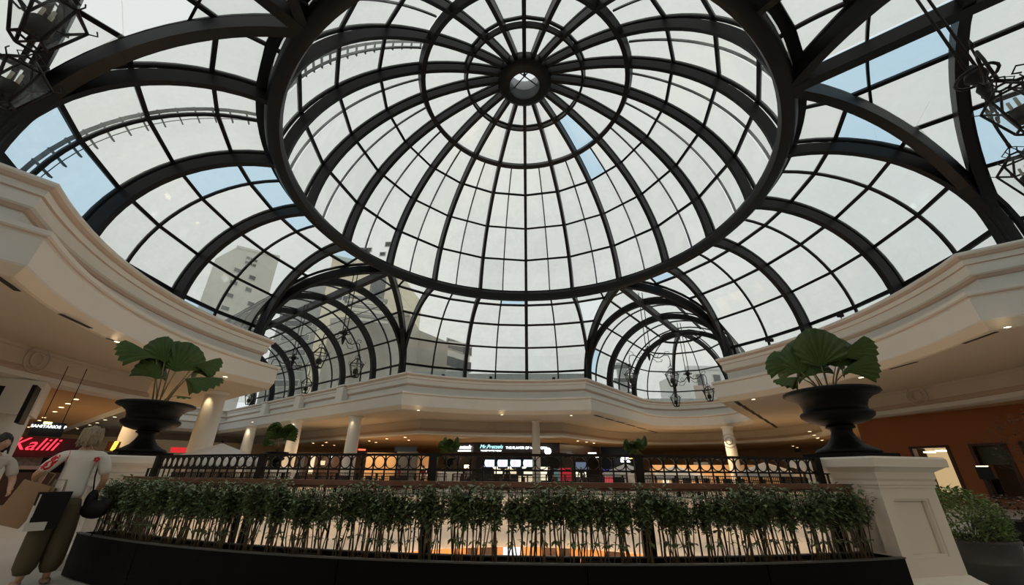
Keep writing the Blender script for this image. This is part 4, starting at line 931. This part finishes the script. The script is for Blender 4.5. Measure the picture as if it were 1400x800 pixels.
# ------------------------------------------------------------------ chandeliers with hexagonal lanterns
LG = glass_mat('lantern_glass', (0.97, 0.98, 0.97), 0.04, (.8, .8, .8))
def add_lantern_meshes():
    A = MB(); B = MB(); Cc = MB(); Dd = MB(); n = 6; h = 1.0
    rings_ = ((.17, -.50), (.36, .12), (.10, .42))
    pts = [[Vector((r_*math.cos(2*PI*i/n), r_*math.sin(2*PI*i/n), z)) for i in range(n)] for r_, z in rings_]
    for i in range(n):
        j = (i+1) % n
        for a, b in ((pts[0][i], pts[1][i]), (pts[1][i], pts[2][i]), (pts[0][i], pts[0][j]), (pts[1][i], pts[1][j]), (pts[2][i], pts[2][j])): A.tube([a, b], .020, 5)
        B.add((pts[0][i], pts[0][j], pts[1][j], pts[1][i]), ((0, 1, 2, 3),)); B.add((pts[1][i], pts[1][j], pts[2][j], pts[2][i]), ((0, 1, 2, 3),))
        a = 2*PI*i/n; # scroll leaf on every shoulder
        A.tube([pts[1][i], pts[1][i]+Vector((math.cos(a)*.09, math.sin(a)*.09, .06)), pts[1][i]+Vector((math.cos(a)*.06, math.sin(a)*.06, .13))], .010, 4)
        A.tube([pts[2][i], Vector((math.cos(a)*.16, math.sin(a)*.16, .50)), Vector((math.cos(a)*.05, math.sin(a)*.05, .60)), Vector((0, 0, .62))], .010, 4)
    Cc.tube([(0, 0, .62), (0, 0, .72)], .03, 6); Cc.lathe([(.001, -.34), (.11, -.34), (.13, -.30), (.13, -.12), (.10, -.10), (.001, -.10)], k=14)
    Cc.tube([(-.16, 0, -.5), (.16, 0, -.5)], .015, 4); Cc.tube([(0, -.15, -.5), (0, .15, -.5)], .015, 4); Cc.tube([(0, 0, -.5), (0, 0, -.34)], .03, 6)
    for k in range(3): Dd.tube([(.06*math.cos(k*2.1), .06*math.sin(k*2.1), -.10), (.06*math.cos(k*2.1), .06*math.sin(k*2.1), .10)], .022, 6)
    return A.mesh('frame', IRON), B.mesh('glass', LG), Cc.mesh('lamp_holder', IRON), Dd.mesh('candle_tube', mat('pale_tube', (.6, .58, .5)))
LM = add_lantern_meshes()
def chandelier(x, y, z, angs, label, rad=1.25, top=12.4, s_=1.0):
    t = thing('chandelier', label, 'chandelier', 'scrolled iron chandeliers hanging in the vaults', loc=(x, y, z))
    mb = MB(); H = top - z; K = rad/1.25
    for dx in (-.12, .12): mb.tube([(dx, 0, H), (dx, 0, 1.9)], .028, 5)
    mb.build('suspension_rods', IRON, t)
    mb = MB(); mb.tube([(0, 0, 2.0), (0, 0, 1.2)], .06, 8); mb.lathe([(.001, 1.9), (.14, 1.86), (.18, 1.7), (.12, 1.62), (.07, 1.5), (.12, 1.4), (.05, 1.1), (.001, 1.0)], k=12)
    mb.tube([Vector((.3*math.cos(a*PI/8), .3*math.sin(a*PI/8), 1.72)) for a in range(16)], .03, 5, closed=True); mb.build('hub', IRON, t)
    for an in angs:
        a = R(an); dr = lambda r_, z_: Vector((r_*K*math.cos(a), r_*K*math.sin(a), z_))
        mb = MB(); mb.tube([dr(.1, 1.5), dr(.35, 1.25), dr(.65, 1.22), dr(.95, 1.40), dr(1.2, 1.38), dr(1.28, 1.12), dr(1.25, .70)], [.035, .035, .03, .03, .028, .025, .025], 6)
        mb.tube([dr(.5, 1.22), dr(.62, 1.45), dr(.45, 1.55), dr(.36, 1.42), dr(.46, 1.36)], .018, 5); mb.tube([dr(.95, 1.4), dr(1.05, 1.62), dr(1.25, 1.64), dr(1.30, 1.5), dr(1.2, 1.48)], .018, 5)
        mb.tube([dr(.2, 1.2), dr(.45, .95), dr(.75, .98), dr(.8, 1.1), dr(.7, 1.1)], .018, 5)
        mb.build('scroll_arm', IRON, t)
        ln = link('lantern', LM[0], t, loc=dr(1.25, .02)); ln.scale = (s_,)*3
        link('lantern_glass', LM[1], ln); link('lamp_holder', LM[2], ln); link('candle_tube', LM[3], ln)
    return t
chandelier(-10.4, 21.25, 6.65, [65, 245], 'iron chandelier with two lanterns at the mouth of the far left vault', s_=1.15)
chandelier(-16.3, 26.6, 6.65, [50, 230], 'second iron chandelier, deeper in the far left vault', s_=1.1); chandelier(-23.5, 31.6, 6.65, [65, 245], 'iron chandelier beside the cornice corner at the far end of the left vault', s_=1.1)
chandelier(7.77, 24.9, 6.65, [0, 180], 'iron chandelier with two lanterns at the mouth of the apse vault', s_=1.15); chandelier(12.4, 30.9, 6.5, [-60, 120], 'iron chandelier hanging under the round apse', rad=1.5, s_=1.1)
chandelier(-7.6, 2.76, 6.65, [15, 105, 195, 285], 'large near chandelier of glass lanterns at the top left corner')
chandelier(8.95, 5.7, 6.65, [-140, 40, -50], 'large near chandelier on long rods at the upper right margin')
# ------------------------------------------------------------------ buildings outside
def bmat(n, c): return mat(n, c, .85, 0, .10, .15, 0)
B1, B2, B3, B4, BD = bmat('pale_render', (.66, .63, .55)), bmat('cream_render', (.86, .76, .54)), bmat('brown_grey_render', (.36, .32, .26)), bmat('white_render', (.8, .8, .78)), bmat('dark_window', (.05, .055, .06))
def building(label, x0, x1, ytop, d, depth, m_, wins=(), d1=None, zb=0, ytop1=None, name='apartment_building', parapet=True):
    zb = zb or (7.42 if max(d, d1 or d) < 74 else -6.6); d1 = d1 or d; a = at(x0, ytop, d); b = at(x1, ytop1 or ytop, d1); za, zb_ = a.z, b.z; a.z = b.z = 0
    u = (b-a).normalized(); n_ = Vector((-u.y, u.x, 0)); n_ = n_ if n_.dot(a) > 0 else -n_; L = (b-a).length
    t = thing(name, label, 'building'); mb = MB(); q = [a, b, b+n_*depth, a+n_*depth]; zz = [za, zb_, zb_, za]
    mb.add([Vector((p.x, p.y, zb)) for p in q] + [Vector((p.x, p.y, z)) for p, z in zip(q, zz)], ((0, 1, 5, 4), (1, 2, 6, 5), (2, 3, 7, 6), (3, 0, 4, 7), (4, 5, 6, 7), (0, 3, 2, 1))); mb.build('wall', m_, t)
    rz = math.atan2(u.y, u.x)
    if parapet:
        mb = MB(); mb.sweep([a+Vector((0, 0, za+.1)), b+Vector((0, 0, zb_+.1))], .5, .7, UP); mb.build('parapet', m_, t)
    for (fx, z, w_, h_) in wins:
        c = a + u*(L*fx) - n_*.05; f = MB(); f.box((c.x, c.y, z), (w_+.3, .16, h_+.3), rz); fo = f.build('window_frame', B4 if m_ is B2 else B1, t); g_ = MB(); c2 = c - n_*.1; g_.box((c2.x, c2.y, z), (w_, .1, h_), rz); g_.build('pane', BD, fo)
    return t, a, u, n_, L, za
wins = []
for r_ in range(9): wins += [(.17, 49.5-r_*3.6, 1.7, 1.0), (.66 if r_ > 1 else .52, 49.0-r_*3.6, 1.5, 1.1)]
wins += [(.30+.09*k, 52.6, .8, .7) for k in range(3)] + [(.30+.09*k, 54.0, .8, .7) for k in range(3)]
building('tall pale tower with small dark windows seen through the left skylight', 324, 382, 338, 118, 12, B1, wins, d1=122, ytop1=352)
wins = [(random.uniform(.06, .94), random.uniform(22, 40), random.choice((.7, .9, 1.6)), random.choice((.6, .8, 1.0))) for k in range(26)]
building('cream building with small scattered windows behind the far left vault', 455, 546, 352, 72, 14, B2, wins, d1=66, ytop1=372)
building('brown-grey blank party wall behind the far left vault', 452, 560, 440, 60, 8, B3, [], d1=56, ytop1=430)
building('grey slab building with balconies behind the left vault', 395, 450, 385, 95, 14, bmat('grey_concrete', (.25, .26, .24)), [(.5, 30-r_*3.2, 6, 1.2) for r_ in range(8)], d1=90)
building('brown wall with a sloping top left of the low apartment block', 545, 613, 440, 62, 10, B3, [], d1=64, ytop1=468, parapet=False)
wins = []
for r_ in range(4):
    for k in range(4): wins.append((.14+.24*k, 21.2-r_*3.0, 2.0, 1.6))
building('low cream apartment block with rows of windows above the far cornice', 612, 643, 470, 66, 10, B1, wins, d1=70, ytop1=474)
wins = [(.3, 16.0, 1.3, 4.2), (.3, 10.5, 1.3, 3), (.72, 16.0, 1.3, 4.2), (.72, 10.5, 1.3, 3)]
building('white tower with dark vertical window strips seen through the apse', 938, 992, 504, 80, 12, B4, wins, d1=84)
building('low pinkish wall in front of the white tower through the apse', 948, 1000, 527, 62, 6, bmat('pink_render', (.55, .42, .34)), [], parapet=False)
building('small grey tower block between the arches of the apse vault', 842, 857, 498, 120, 10, bmat('grey_tower', (.35, .36, .36)), [(.5, 30-r_*4, 5, 1.2) for r_ in range(3)])
for (x0, x1, y, d, lab) in ((640, 800, 511, 44, 'long low grey metal roof just above the far cornice'), (560, 640, 508, 50, 'low greenish roof building left of the long grey roof'), (880, 1010, 545, 58, 'low dark roof edge behind the apse cornice')):
    building(lab, x0, x1, y, d, 6, ROOFM, [], name='roof_shed', parapet=False, zb=7.42)
# pointed hood on the cream building
a = at(520, 372, 58); t = thing('roof_vent', 'dark rounded roof cowl standing before the cream building', 'vent cowl'); mb = MB(); mb.lathe([(1.1, 0), (1.1, 2.6), (1.0, 3.4), (.6, 4.0), (.001, 4.2)], (a.x, a.y, at(520, 408, 58).z), 14); mb.build('cowl', bmat('dark_cowl', (.06, .07, .07)), t)
t = thing('sloped_tin_roof', 'pale slatted tin roof below the cowl behind the far left vault', 'roof'); rd = random.Random(4)
for k in range(6): mb = MB(); p = at(475, 405+k*6, 56-k*.4); q = at(530, 412+k*6, 56-k*.4); mb.sweep([p, q], .5, .35, UP); mb.build('slat', B1 if k % 2 else bmat('slat_dark', (.2, .2, .18)), t)
# ledge spotlights
for x, y, lab in ((1052, 466, 'twin black floodlight on the right cornice beside the palm'), (1149, 432, 'small black floodlight on the right cornice'), (606, 514, 'small black floodlight on the far cornice, left'), (671, 517, 'small black floodlight on the far cornice, middle'), (757, 518, 'small black floodlight on the far cornice, right')):
    p = on_z(x, y, 7.6); t = thing('floodlight', lab, 'floodlight', 'floodlights standing on the cornice', loc=(p.x, p.y, 7.47)); big = .38 if x == 1052 else .22
    mb = MB(); mb.box((0, 0, .16), (big, .14, .16)); mb.build('head', BLACK, t); mb = MB(); mb.tube([(0, 0, 0), (0, 0, .1)], .02, 6); mb.build('foot', BLACK, t)
# pilaster blocks on the corridor cornice
for u_ in (21.5, 28.5, 35.5):
    c = axis_pt(-54, u_, SC+.10); mb = MB(); rz = -R(-54)+PI/2
    mb.box((c.x, c.y, 6.7), (1.0, .5, 1.24), rz); TRIMN += 1; mb.box((c.x, c.y, 7.41), (1.15, .65, .1), rz)
    o = mb.build('trim_%d' % (TRIMN+20), PLASTER, None, kind='structure', label='raised block on the corridor cornice')
# rosettes on the frieze
for x, y, lab in ((54, 486, 'round plaster rosette on the left soffit wall'), (672, 584, 'round plaster rosette on the far frieze'), (1250, 533, 'round plaster rosette on the right frieze'), (997, 603, 'round plaster rosette on the apse-side frieze')):
    v = at(x, y, 1); k = None
    for s_ in range(400):
        q = Vector((v.x, v.y, 0))*(10+s_*.1); rr = math.hypot(q.x, q.y-D)
        if rr > (16.95 if x < 100 else 18.35): k = 10+s_*.1-.05; break
    p = at(x, y, k); t = thing('rosette', lab, 'rosette'); mb = MB(); mb.tube([Vector((.22*math.cos(i*PI/12), 0, .22*math.sin(i*PI/12))) for i in range(24)], .035, 5, closed=True)
    mb.tube([Vector((.42*math.cos(i*PI/12), 0, .42*math.sin(i*PI/12))) for i in range(24)], .025, 5, closed=True); mb.build('disc', FRIEZE, t); t.location = (p.x, p.y, min(p.z, 4.55)); t.rotation_euler = (0, 0, math.atan2(-p.x, p.y-D))

# ------------------------------------------------------------------ people
SKIN = mat('skin', (.52, .30, .20), .55, 0, .06, 6)
def skin_mesh(name, pts, edges, radii, m_, parent, sub=1, root=0, flatm=None):
    me = bpy.data.meshes.new(name); me.from_pydata([tuple(p) for p in pts], edges, []); me.materials.append(m_)
    o = link(name, me, parent); md = o.modifiers.new('skin', 'SKIN'); md.use_smooth_shade = True; md.branch_smoothing = .4
    for i, r_ in enumerate(radii):
        sv = me.skin_vertices[0].data[i]; sv.radius = r_ if isinstance(r_, tuple) else (r_, r_); sv.use_root = (i == root)
    if sub: s2 = o.modifiers.new('sub', 'SUBSURF'); s2.levels = sub; s2.render_levels = sub
    return o
def ellip(mb, c, r, k=14, ang=None):
    n = 9; vs = []; fs = []
    for i in range(n+1):
        th = PI*i/n
        for j in range(k): a = 2*PI*j/k; vs.append(Vector(c)+Vector((r[0]*math.sin(th)*math.cos(a), r[1]*math.sin(th)*math.sin(a), r[2]*math.cos(th))))
    for i in range(n):
        for j in range(k): fs.append((i*k+j, (i+1)*k+j, (i+1)*k+(j+1) % k, i*k+(j+1) % k))
    mb.add(vs, fs, True)
def person(label, loc, rz, H=1.65, top=None, legs=None, hair=None, shoe=None, arms=None, stance=.0, head_turn=0, detail=True, hairlen=.0, group=None, woman=True, wide=1.0, flare=.85):
    """faces +Y locally; arms: [(elbow, wrist)] left (-x) then right (+x), in units of height"""
    t = thing('person', label, 'person', group, loc=loc, rz=rz); h = H
    S = lambda x, y, z: Vector((x*h, y*h, z*h)); w_ = wide
    arms = arms or [((-.155, -.01, .63), (-.165, .04, .49)), ((.155, -.01, .63), (.165, .04, .49))]
    sh = .105 if woman else .118
    pts = [S(0, 0, .53), S(0, .005, .62), S(0, 0, .72), S(0, -.005, .80), S(0, 0, .845), S(0, .008, .875)]; ed = [(0, 1), (1, 2), (2, 3), (3, 4), (4, 5)]
    ra = [(.072*h*w_, .055*h), (.062*h*w_, .05*h), (.075*h*w_, .055*h), (.06*h, .045*h), (.030*h, .032*h), (.028*h, .03*h)]
    for k, (el, wr) in enumerate(arms):
        sg = -1 if k == 0 else 1; b = len(pts)
        hd = Vector(wr) + (Vector(wr)-Vector(el)).normalized()*.035
        pts += [S(sg*sh*.75, -.003, .803), S(sg*sh*1.08, -.005, .785), S(*el), S(*wr), S(*hd)]
        ed += [(3, b), (b, b+1), (b+1, b+2), (b+2, b+3), (b+3, b+4)]; ra += [(.034*h,)*2, (.031*h,)*2, (.024*h,)*2, (.016*h,)*2, (.018*h, .012*h)]
        if detail:
            dr = (Vector(wr)-Vector(el)).normalized(); sd = dr.cross(Vector((0, 1, 0))).normalized() if abs(dr.y) < .9 else Vector((1, 0, 0)); up = sd.cross(dr); base = hd
            for f in range(5):
                off = up*(.014-.0085*f) if f < 4 else up*.015 + dr*-.018
                le = (.050, .055, .050, .040)[f] if f < 4 else .034
                p0 = base + off*1.0; d2 = (dr + sd*.1*sg) if f < 4 else (dr*.6 + up*.8); d3 = d2*.7 - sd*.35*sg
                n0 = len(pts); pts += [S(*(p0+d2*le*.45)), S(*(p0+d2*le*.45+d3*le*.55))]; ed += [(b+4, n0), (n0, n0+1)]; ra += [(.0056*h,)*2, (.0046*h,)*2]
    for sg in (-1, 1):
        b = len(pts); fy = stance*sg
        pts += [S(sg*.05, 0, .49), S(sg*.055, .01+fy*.5, .28), S(sg*.06, -.005+fy, .055), S(sg*.066, .03+fy, .02), S(sg*.07, .085+fy, .014)]
        ed += [(0, b), (b, b+1), (b+1, b+2), (b+2, b+3), (b+3, b+4)]; ra += [(.052*h,)*2, (.034*h,)*2, (.021*h,)*2, (.022*h, .018*h), (.022*h, .012*h)]
    skin_mesh('body', pts, ed, ra, SKIN, t, 1)
    # head: shaped lathe-like surface with brow, nose, mouth, chin
    mb = MB(); k = 20; n = 14; vs = []; fs = []
    for i in range(n+1):
        th = PI*i/n; z = math.cos(th)
        for j in range(k):
            a = 2*PI*j/k; x = math.cos(a); y = math.sin(a); r_ = math.sin(th); X = .046*r_*x; Y = .056*r_*y; Z = .066*z
            if z < -.1: X *= 1+.28*z; Y *= 1+.10*z
            if y > .7 and -.62 < z < .1: Y += .004
            if y > .95 and -.35 < z < .12: Y += .011*(1 - abs(z+.18)/.32)
            if y > .5 and abs(z-.12) < .12: Y -= .003
            vs.append(Vector((X, Y, Z))*h)
    for i in range(n):
        for j in range(k): fs.append((i*k+j, (i+1)*k+j, (i+1)*k+(j+1) % k, i*k+(j+1) % k))
    M = Matrix.Translation(S(0, .012, .935)) @ Matrix.Rotation(head_turn, 4, 'Z'); mb.add([M @ v for v in vs], fs, True)
    for sg in (-1, 1): ellip(mb, M @ (Vector((sg*.047, -.002, -.004))*h), (.006*h, .012*h, .017*h), 8)
    hd = mb.build('head', SKIN, t)
    if detail:
        mb = MB()
        for sg in (-1, 1): ellip(mb, M @ (Vector((sg*.018, .050, .006))*h), (.007*h, .003*h, .003*h), 8)
        mb.build('eyes', BLACK, t); mb = MB(); ellip(mb, M @ (Vector((0, .052, -.037))*h), (.013*h, .004*h, .003*h), 8); mb.build('mouth', mat('lips', (.35, .10, .09), .5), t)
    mb = MB(); rd = random.Random(len(label)); n = 11; k = 18; vs = []; fs = []
    for i in range(n+1):
        th = (.56+hairlen*.12)*PI*i/n
        for j in range(k):
            a = 2*PI*j/k; fr = math.sin(a); lim = th if fr < .25 else th*(1-.42*(fr-.25)/.75)
            wv = 1+rd.uniform(-.05, .05)*(1+2*hairlen); vs.append(M @ (Vector((.053*math.sin(lim)*math.cos(a)*wv, (.062*math.sin(lim)*fr*wv) - .003, .073*math.cos(lim)*wv - (.0 if i < n or fr > .2 else .03*hairlen)))*h))
    for i in range(n):
        for j in range(k): fs.append((i*k+j, (i+1)*k+j, (i+1)*k+(j+1) % k, i*k+(j+1) % k))
    mb.add(vs, fs, True)
    if hairlen:
        for q in range(70):
            a = rd.uniform(PI*.95, PI*2.05); z0 = rd.uniform(.0, .06)
            p0 = Vector((.05*math.cos(a), .058*math.sin(a), z0)); p1 = p0*1.14 + Vector((0, 0, -.04)); p2 = p1*rd.uniform(.92, 1.1) + Vector((rd.uniform(-.01, .01), 0, -.035*hairlen-.02))
            mb.tube([M @ (p*h) for p in (p0, p1, p2)], [.009*h, .010*h, .004*h], 5)
    mb.build('hair', hair, t)
    # shirt
    pts = [S(0, .0, .50), S(0, .0, .56), S(0, .005, .64), S(0, 0, .73), S(0, -.005, .80), S(0, 0, .835)]; ed = [(i, i+1) for i in range(5)]
    ra = [(.080*h*w_, .074*h), (.080*h*w_, .074*h), (.076*h*w_, .068*h), (.082*h*w_, .068*h), (.064*h, .055*h), (.042*h, .04*h)]
    for k, (el, wr) in enumerate(arms):
        sg = -1 if k == 0 else 1; b = len(pts); mid = Vector((sg*sh*1.08, -.005, .785)).lerp(Vector(el), .85)
        pts += [S(sg*sh*.78, -.003, .803), S(sg*sh*1.10, -.005, .785), S(*mid)]; ed += [(4, b), (b, b+1), (b+1, b+2)]; ra += [(.042*h,)*2, (.041*h,)*2, (.040*h,)*2]
    skin_mesh('shirt', pts, ed, ra, top, t, 1, 0)
    pts = [S(0, 0, .55), S(0, 0, .50)]; ed = [(0, 1)]; ra = [(.077*h*w_, .062*h), (.086*h*w_, .07*h)]
    for sg in (-1, 1):
        b = len(pts); fy = stance*sg; pts += [S(sg*.052, 0, .46), S(sg*.056, .01+fy*.5, .28), S(sg*.062, -.002+fy, .05)]; ed += [(1, b), (b, b+1), (b+1, b+2)]; ra += [(.066*h,)*2, (.058*h*flare,)*2, (.052*h*flare,)*2]
    skin_mesh('trousers', pts, ed, ra, legs, t, 1, 1)
    for sg in (-1, 1):
        fy = stance*sg; mb = MB(); ellip(mb, S(sg*.068, .045+fy, .016), (.030*h, .078*h, .02*h), 12); mb.v = [(v[0], v[1], max(v[2], .002)) for v in mb.v]; mb.build('shoe', shoe or BLACK, t)
    return t
def cloth(n, c, var=.1, sc_=6): return mat(n, c, .85, 0, var, sc_, .15)
def floral():
    m_ = mat('white_shirt_red_flowers', (.70, .68, .62), .85, 0, .05, 5, .1); t = m_.node_tree; b = t.nodes['Principled BSDF']
    src = b.inputs['Base Color'].links[0].from_socket; tc = t.nodes.new('ShaderNodeTexCoord'); vo = t.nodes.new('ShaderNodeTexVoronoi'); vo.inputs['Scale'].default_value = 11
    nz = t.nodes.new('ShaderNodeTexNoise'); nz.inputs['Scale'].default_value = 30
    ml = t.nodes.new('ShaderNodeMath'); ml.operation = 'MULTIPLY'; t.links.new(tc.outputs['Object'], vo.inputs['Vector']); t.links.new(tc.outputs['Object'], nz.inputs['Vector'])
    th = t.nodes.new('ShaderNodeMath'); th.operation = 'LESS_THAN'; th.inputs[1].default_value = .5; t.links.new(vo.outputs['Distance'], th.inputs[0])
    # flowers only on the left sleeve and the left shoulder yoke
    sx = t.nodes.new('ShaderNodeSeparateXYZ'); t.links.new(tc.outputs['Object'], sx.inputs[0])
    g = t.nodes.new('ShaderNodeMath'); g.operation = 'LESS_THAN'; g.inputs[1].default_value = -.13; t.links.new(sx.outputs['X'], g.inputs[0])
    n2 = t.nodes.new('ShaderNodeMath'); n2.operation = 'GREATER_THAN'; n2.inputs[1].default_value = .42; t.links.new(nz.outputs['Fac'], n2.inputs[0])
    t.links.new(th.outputs[0], ml.inputs[0]); t.links.new(n2.outputs[0], ml.inputs[1]); m3 = t.nodes.new('ShaderNodeMath'); m3.operation = 'MULTIPLY'; t.links.new(ml.outputs[0], m3.inputs[0]); t.links.new(g.outputs[0], m3.inputs[1])
    mx = t.nodes.new('ShaderNodeMix'); mx.data_type = 'RGBA'; t.links.new(m3.outputs[0], mx.inputs[0]); t.links.new(src, mx.inputs[6]); mx.inputs[7].default_value = (.55, .02, .03, 1); t.links.new(mx.outputs[2], b.inputs['Base Color'])
    return m_
def floor_pt(az, d): return Vector((d*math.sin(R(az)), d*math.cos(R(az)), 0))
OLIVE = cloth('olive_trousers', (.085, .068, .035)); NAVY = cloth('navy_trousers', (.015, .016, .024)); LBLUE = cloth('light_blue_shirt', (.34, .38, .39)); WHT = cloth('white_blouse', (.55, .50, .44))
BLOND = mat('ash_blond_hair', (.33, .26, .17), .6, 0, .5, 40, .4); DARKH = mat('dark_hair', (.02, .014, .01), .5, 0, .4, 40, .3)
wp = floor_pt(-47.0, 7.35); wr = R(52)
woman = person('woman with wavy blond hair, white shirt with red flowers and olive trousers', tuple(wp), wr, 1.63, floral(), OLIVE, BLOND, mat('beige_shoe', (.35, .26, .2)), [((-.20, .02, .665), (-.165, .13, .60)), ((.165, -.01, .64), (.15, .07, .53))], .012, R(-20), True, .6, wide=1.12, flare=1.2)
mb = MB()
for k in range(5): a = k*1.256; ellip(mb, (.115+.018*math.cos(a), -.103, 1.262+.018*math.sin(a)), (.013, .006, .013), 8)
mb.tube([(.115, -.107, 1.25), (.112, -.109, 1.20)], .005, 4)
o = mb.build('flower_print', mat('red_print', (.5, .02, .03), .8), woman, label='red flower printed on the back of the right shoulder')
mp = floor_pt(-47.2, 9.1); man = person('man with short dark hair in a light blue shirt beyond the flowered shirt', tuple(mp), R(60), 1.68, LBLUE, NAVY, DARKH, BLACK, [((-.175, .03, .66), (-.15, .15, .60)), ((.165, 0, .64), (.15, .08, .52))], .08, R(-30), True, 0, woman=False, wide=1.15)
pp = floor_pt(-52.4, 8.6); person('dark-haired woman in a white top at the left margin', tuple(pp), R(-110), 1.56, WHT, NAVY, DARKH, BLACK, [((-.16, .03, .65), (-.13, .14, .58)), ((.165, .02, .64), (.15, .12, .55))], .05, R(20), True, .8)
# bags
def bag(label, loc, rz, w_, d_, h_, m_, tilt=0, handles=True, flare=1.2):
    t = thing('shopping_bag', label, 'bag', None, loc=tuple(loc)); t.rotation_euler = (0, tilt, rz)
    mb = MB(); mb.frustum((0, 0, 0), w_, d_, w_*flare, d_*.7, h_); mb.build('body', m_, t)
    if handles:
        for sg in (-1, 1): mb = MB(); mb.tube([(-w_*.25, sg*d_*.3, h_), (-w_*.2, sg*d_*.2, h_+.12), (w_*.2, sg*d_*.2, h_+.12), (w_*.25, sg*d_*.3, h_)], .005, 5); mb.build('handle', mat('cord', (.3, .22, .12)), t)
    return t
PAPER = mat('brown_paper', (.34, .22, .12), .8, 0, .1, 4, .1)
bag('large brown paper bag hanging from the arm of the woman in the flowered shirt', floor_pt(-50.0, 7.3)+Vector((0, 0, .60)), R(45), .24, .12, .42, PAPER, R(18))
b_ = bag('black shopping bag with a white side panel beside the olive trousers', floor_pt(-47.8, 7.12)+Vector((0, 0, .56)), R(60), .22, .10, .36, BLACK, R(0))
mb = MB(); mb.box((-.06, -.045, .03), (.16, .02, .08)); mb.build('white_band', mat('white_card', (.6, .58, .52)), b_); mb = MB(); mb.box((-.118, 0, .17), (.012, .09, .34)); mb.build('white_edge', bpy.data.materials['white_card'], b_)
t = thing('handbag', 'black handbag with hanging straps at the right hip of the woman in the flowered shirt', 'bag', None, loc=tuple(floor_pt(-44.8, 7.3)+Vector((0, 0, .72)))); mb = MB(); ellip(mb, (0, 0, 0), (.17, .08, .10), 14); ellip(mb, (.09, .02, .04), (.09, .06, .08), 12); ellip(mb, (-.09, 0, .09), (.06, .06, .12), 12); mb.build('body', BLACK, t)
mb = MB(); mb.tube([(-.06, -.02, .1), (-.13, -.03, .35), (-.14, -.05, .62)], .008, 5); mb.tube([(.1, 0, -.05), (.12, -.02, -.2), (.10, -.02, -.27)], .008, 5); mb.tube([(.17, 0, 0), (.2, -.02, -.15)], .008, 5); mb.build('strap', BLACK, t)
REDC = cloth('dark_red_shirt', (.30, .02, .05)); GREYC = cloth('grey_shirt', (.35, .36, .38))
for i, (px, d, top, lab, rz) in enumerate(((545, 31, REDC, 'small figure in a dark red top across the well, left of the grey glass', 90), (578, 31.5, REDC, 'small figure in a dark red top standing across the well', 150), (588, 31, NAVY, 'small dark clothed figure across the well beside the black post', -160), (640, 33.5, GREYC, 'small figure in grey in front of the black food shop', 180), (693, 33.5, NAVY, 'dark clothed customer at the counter of the black food shop', 10), (752, 34, NAVY, 'dark clothed customer before the cream lit panel right of the slim column', 20), (795, 34, NAVY, 'dark clothed figure before the lit panel under the blue display', 160))):
    p = at(px, 650, d); person(lab, (p.x, p.y, 0), R(rz), 1.6, top, NAVY, DARKH, BLACK, None, .04, 0, False, 0)
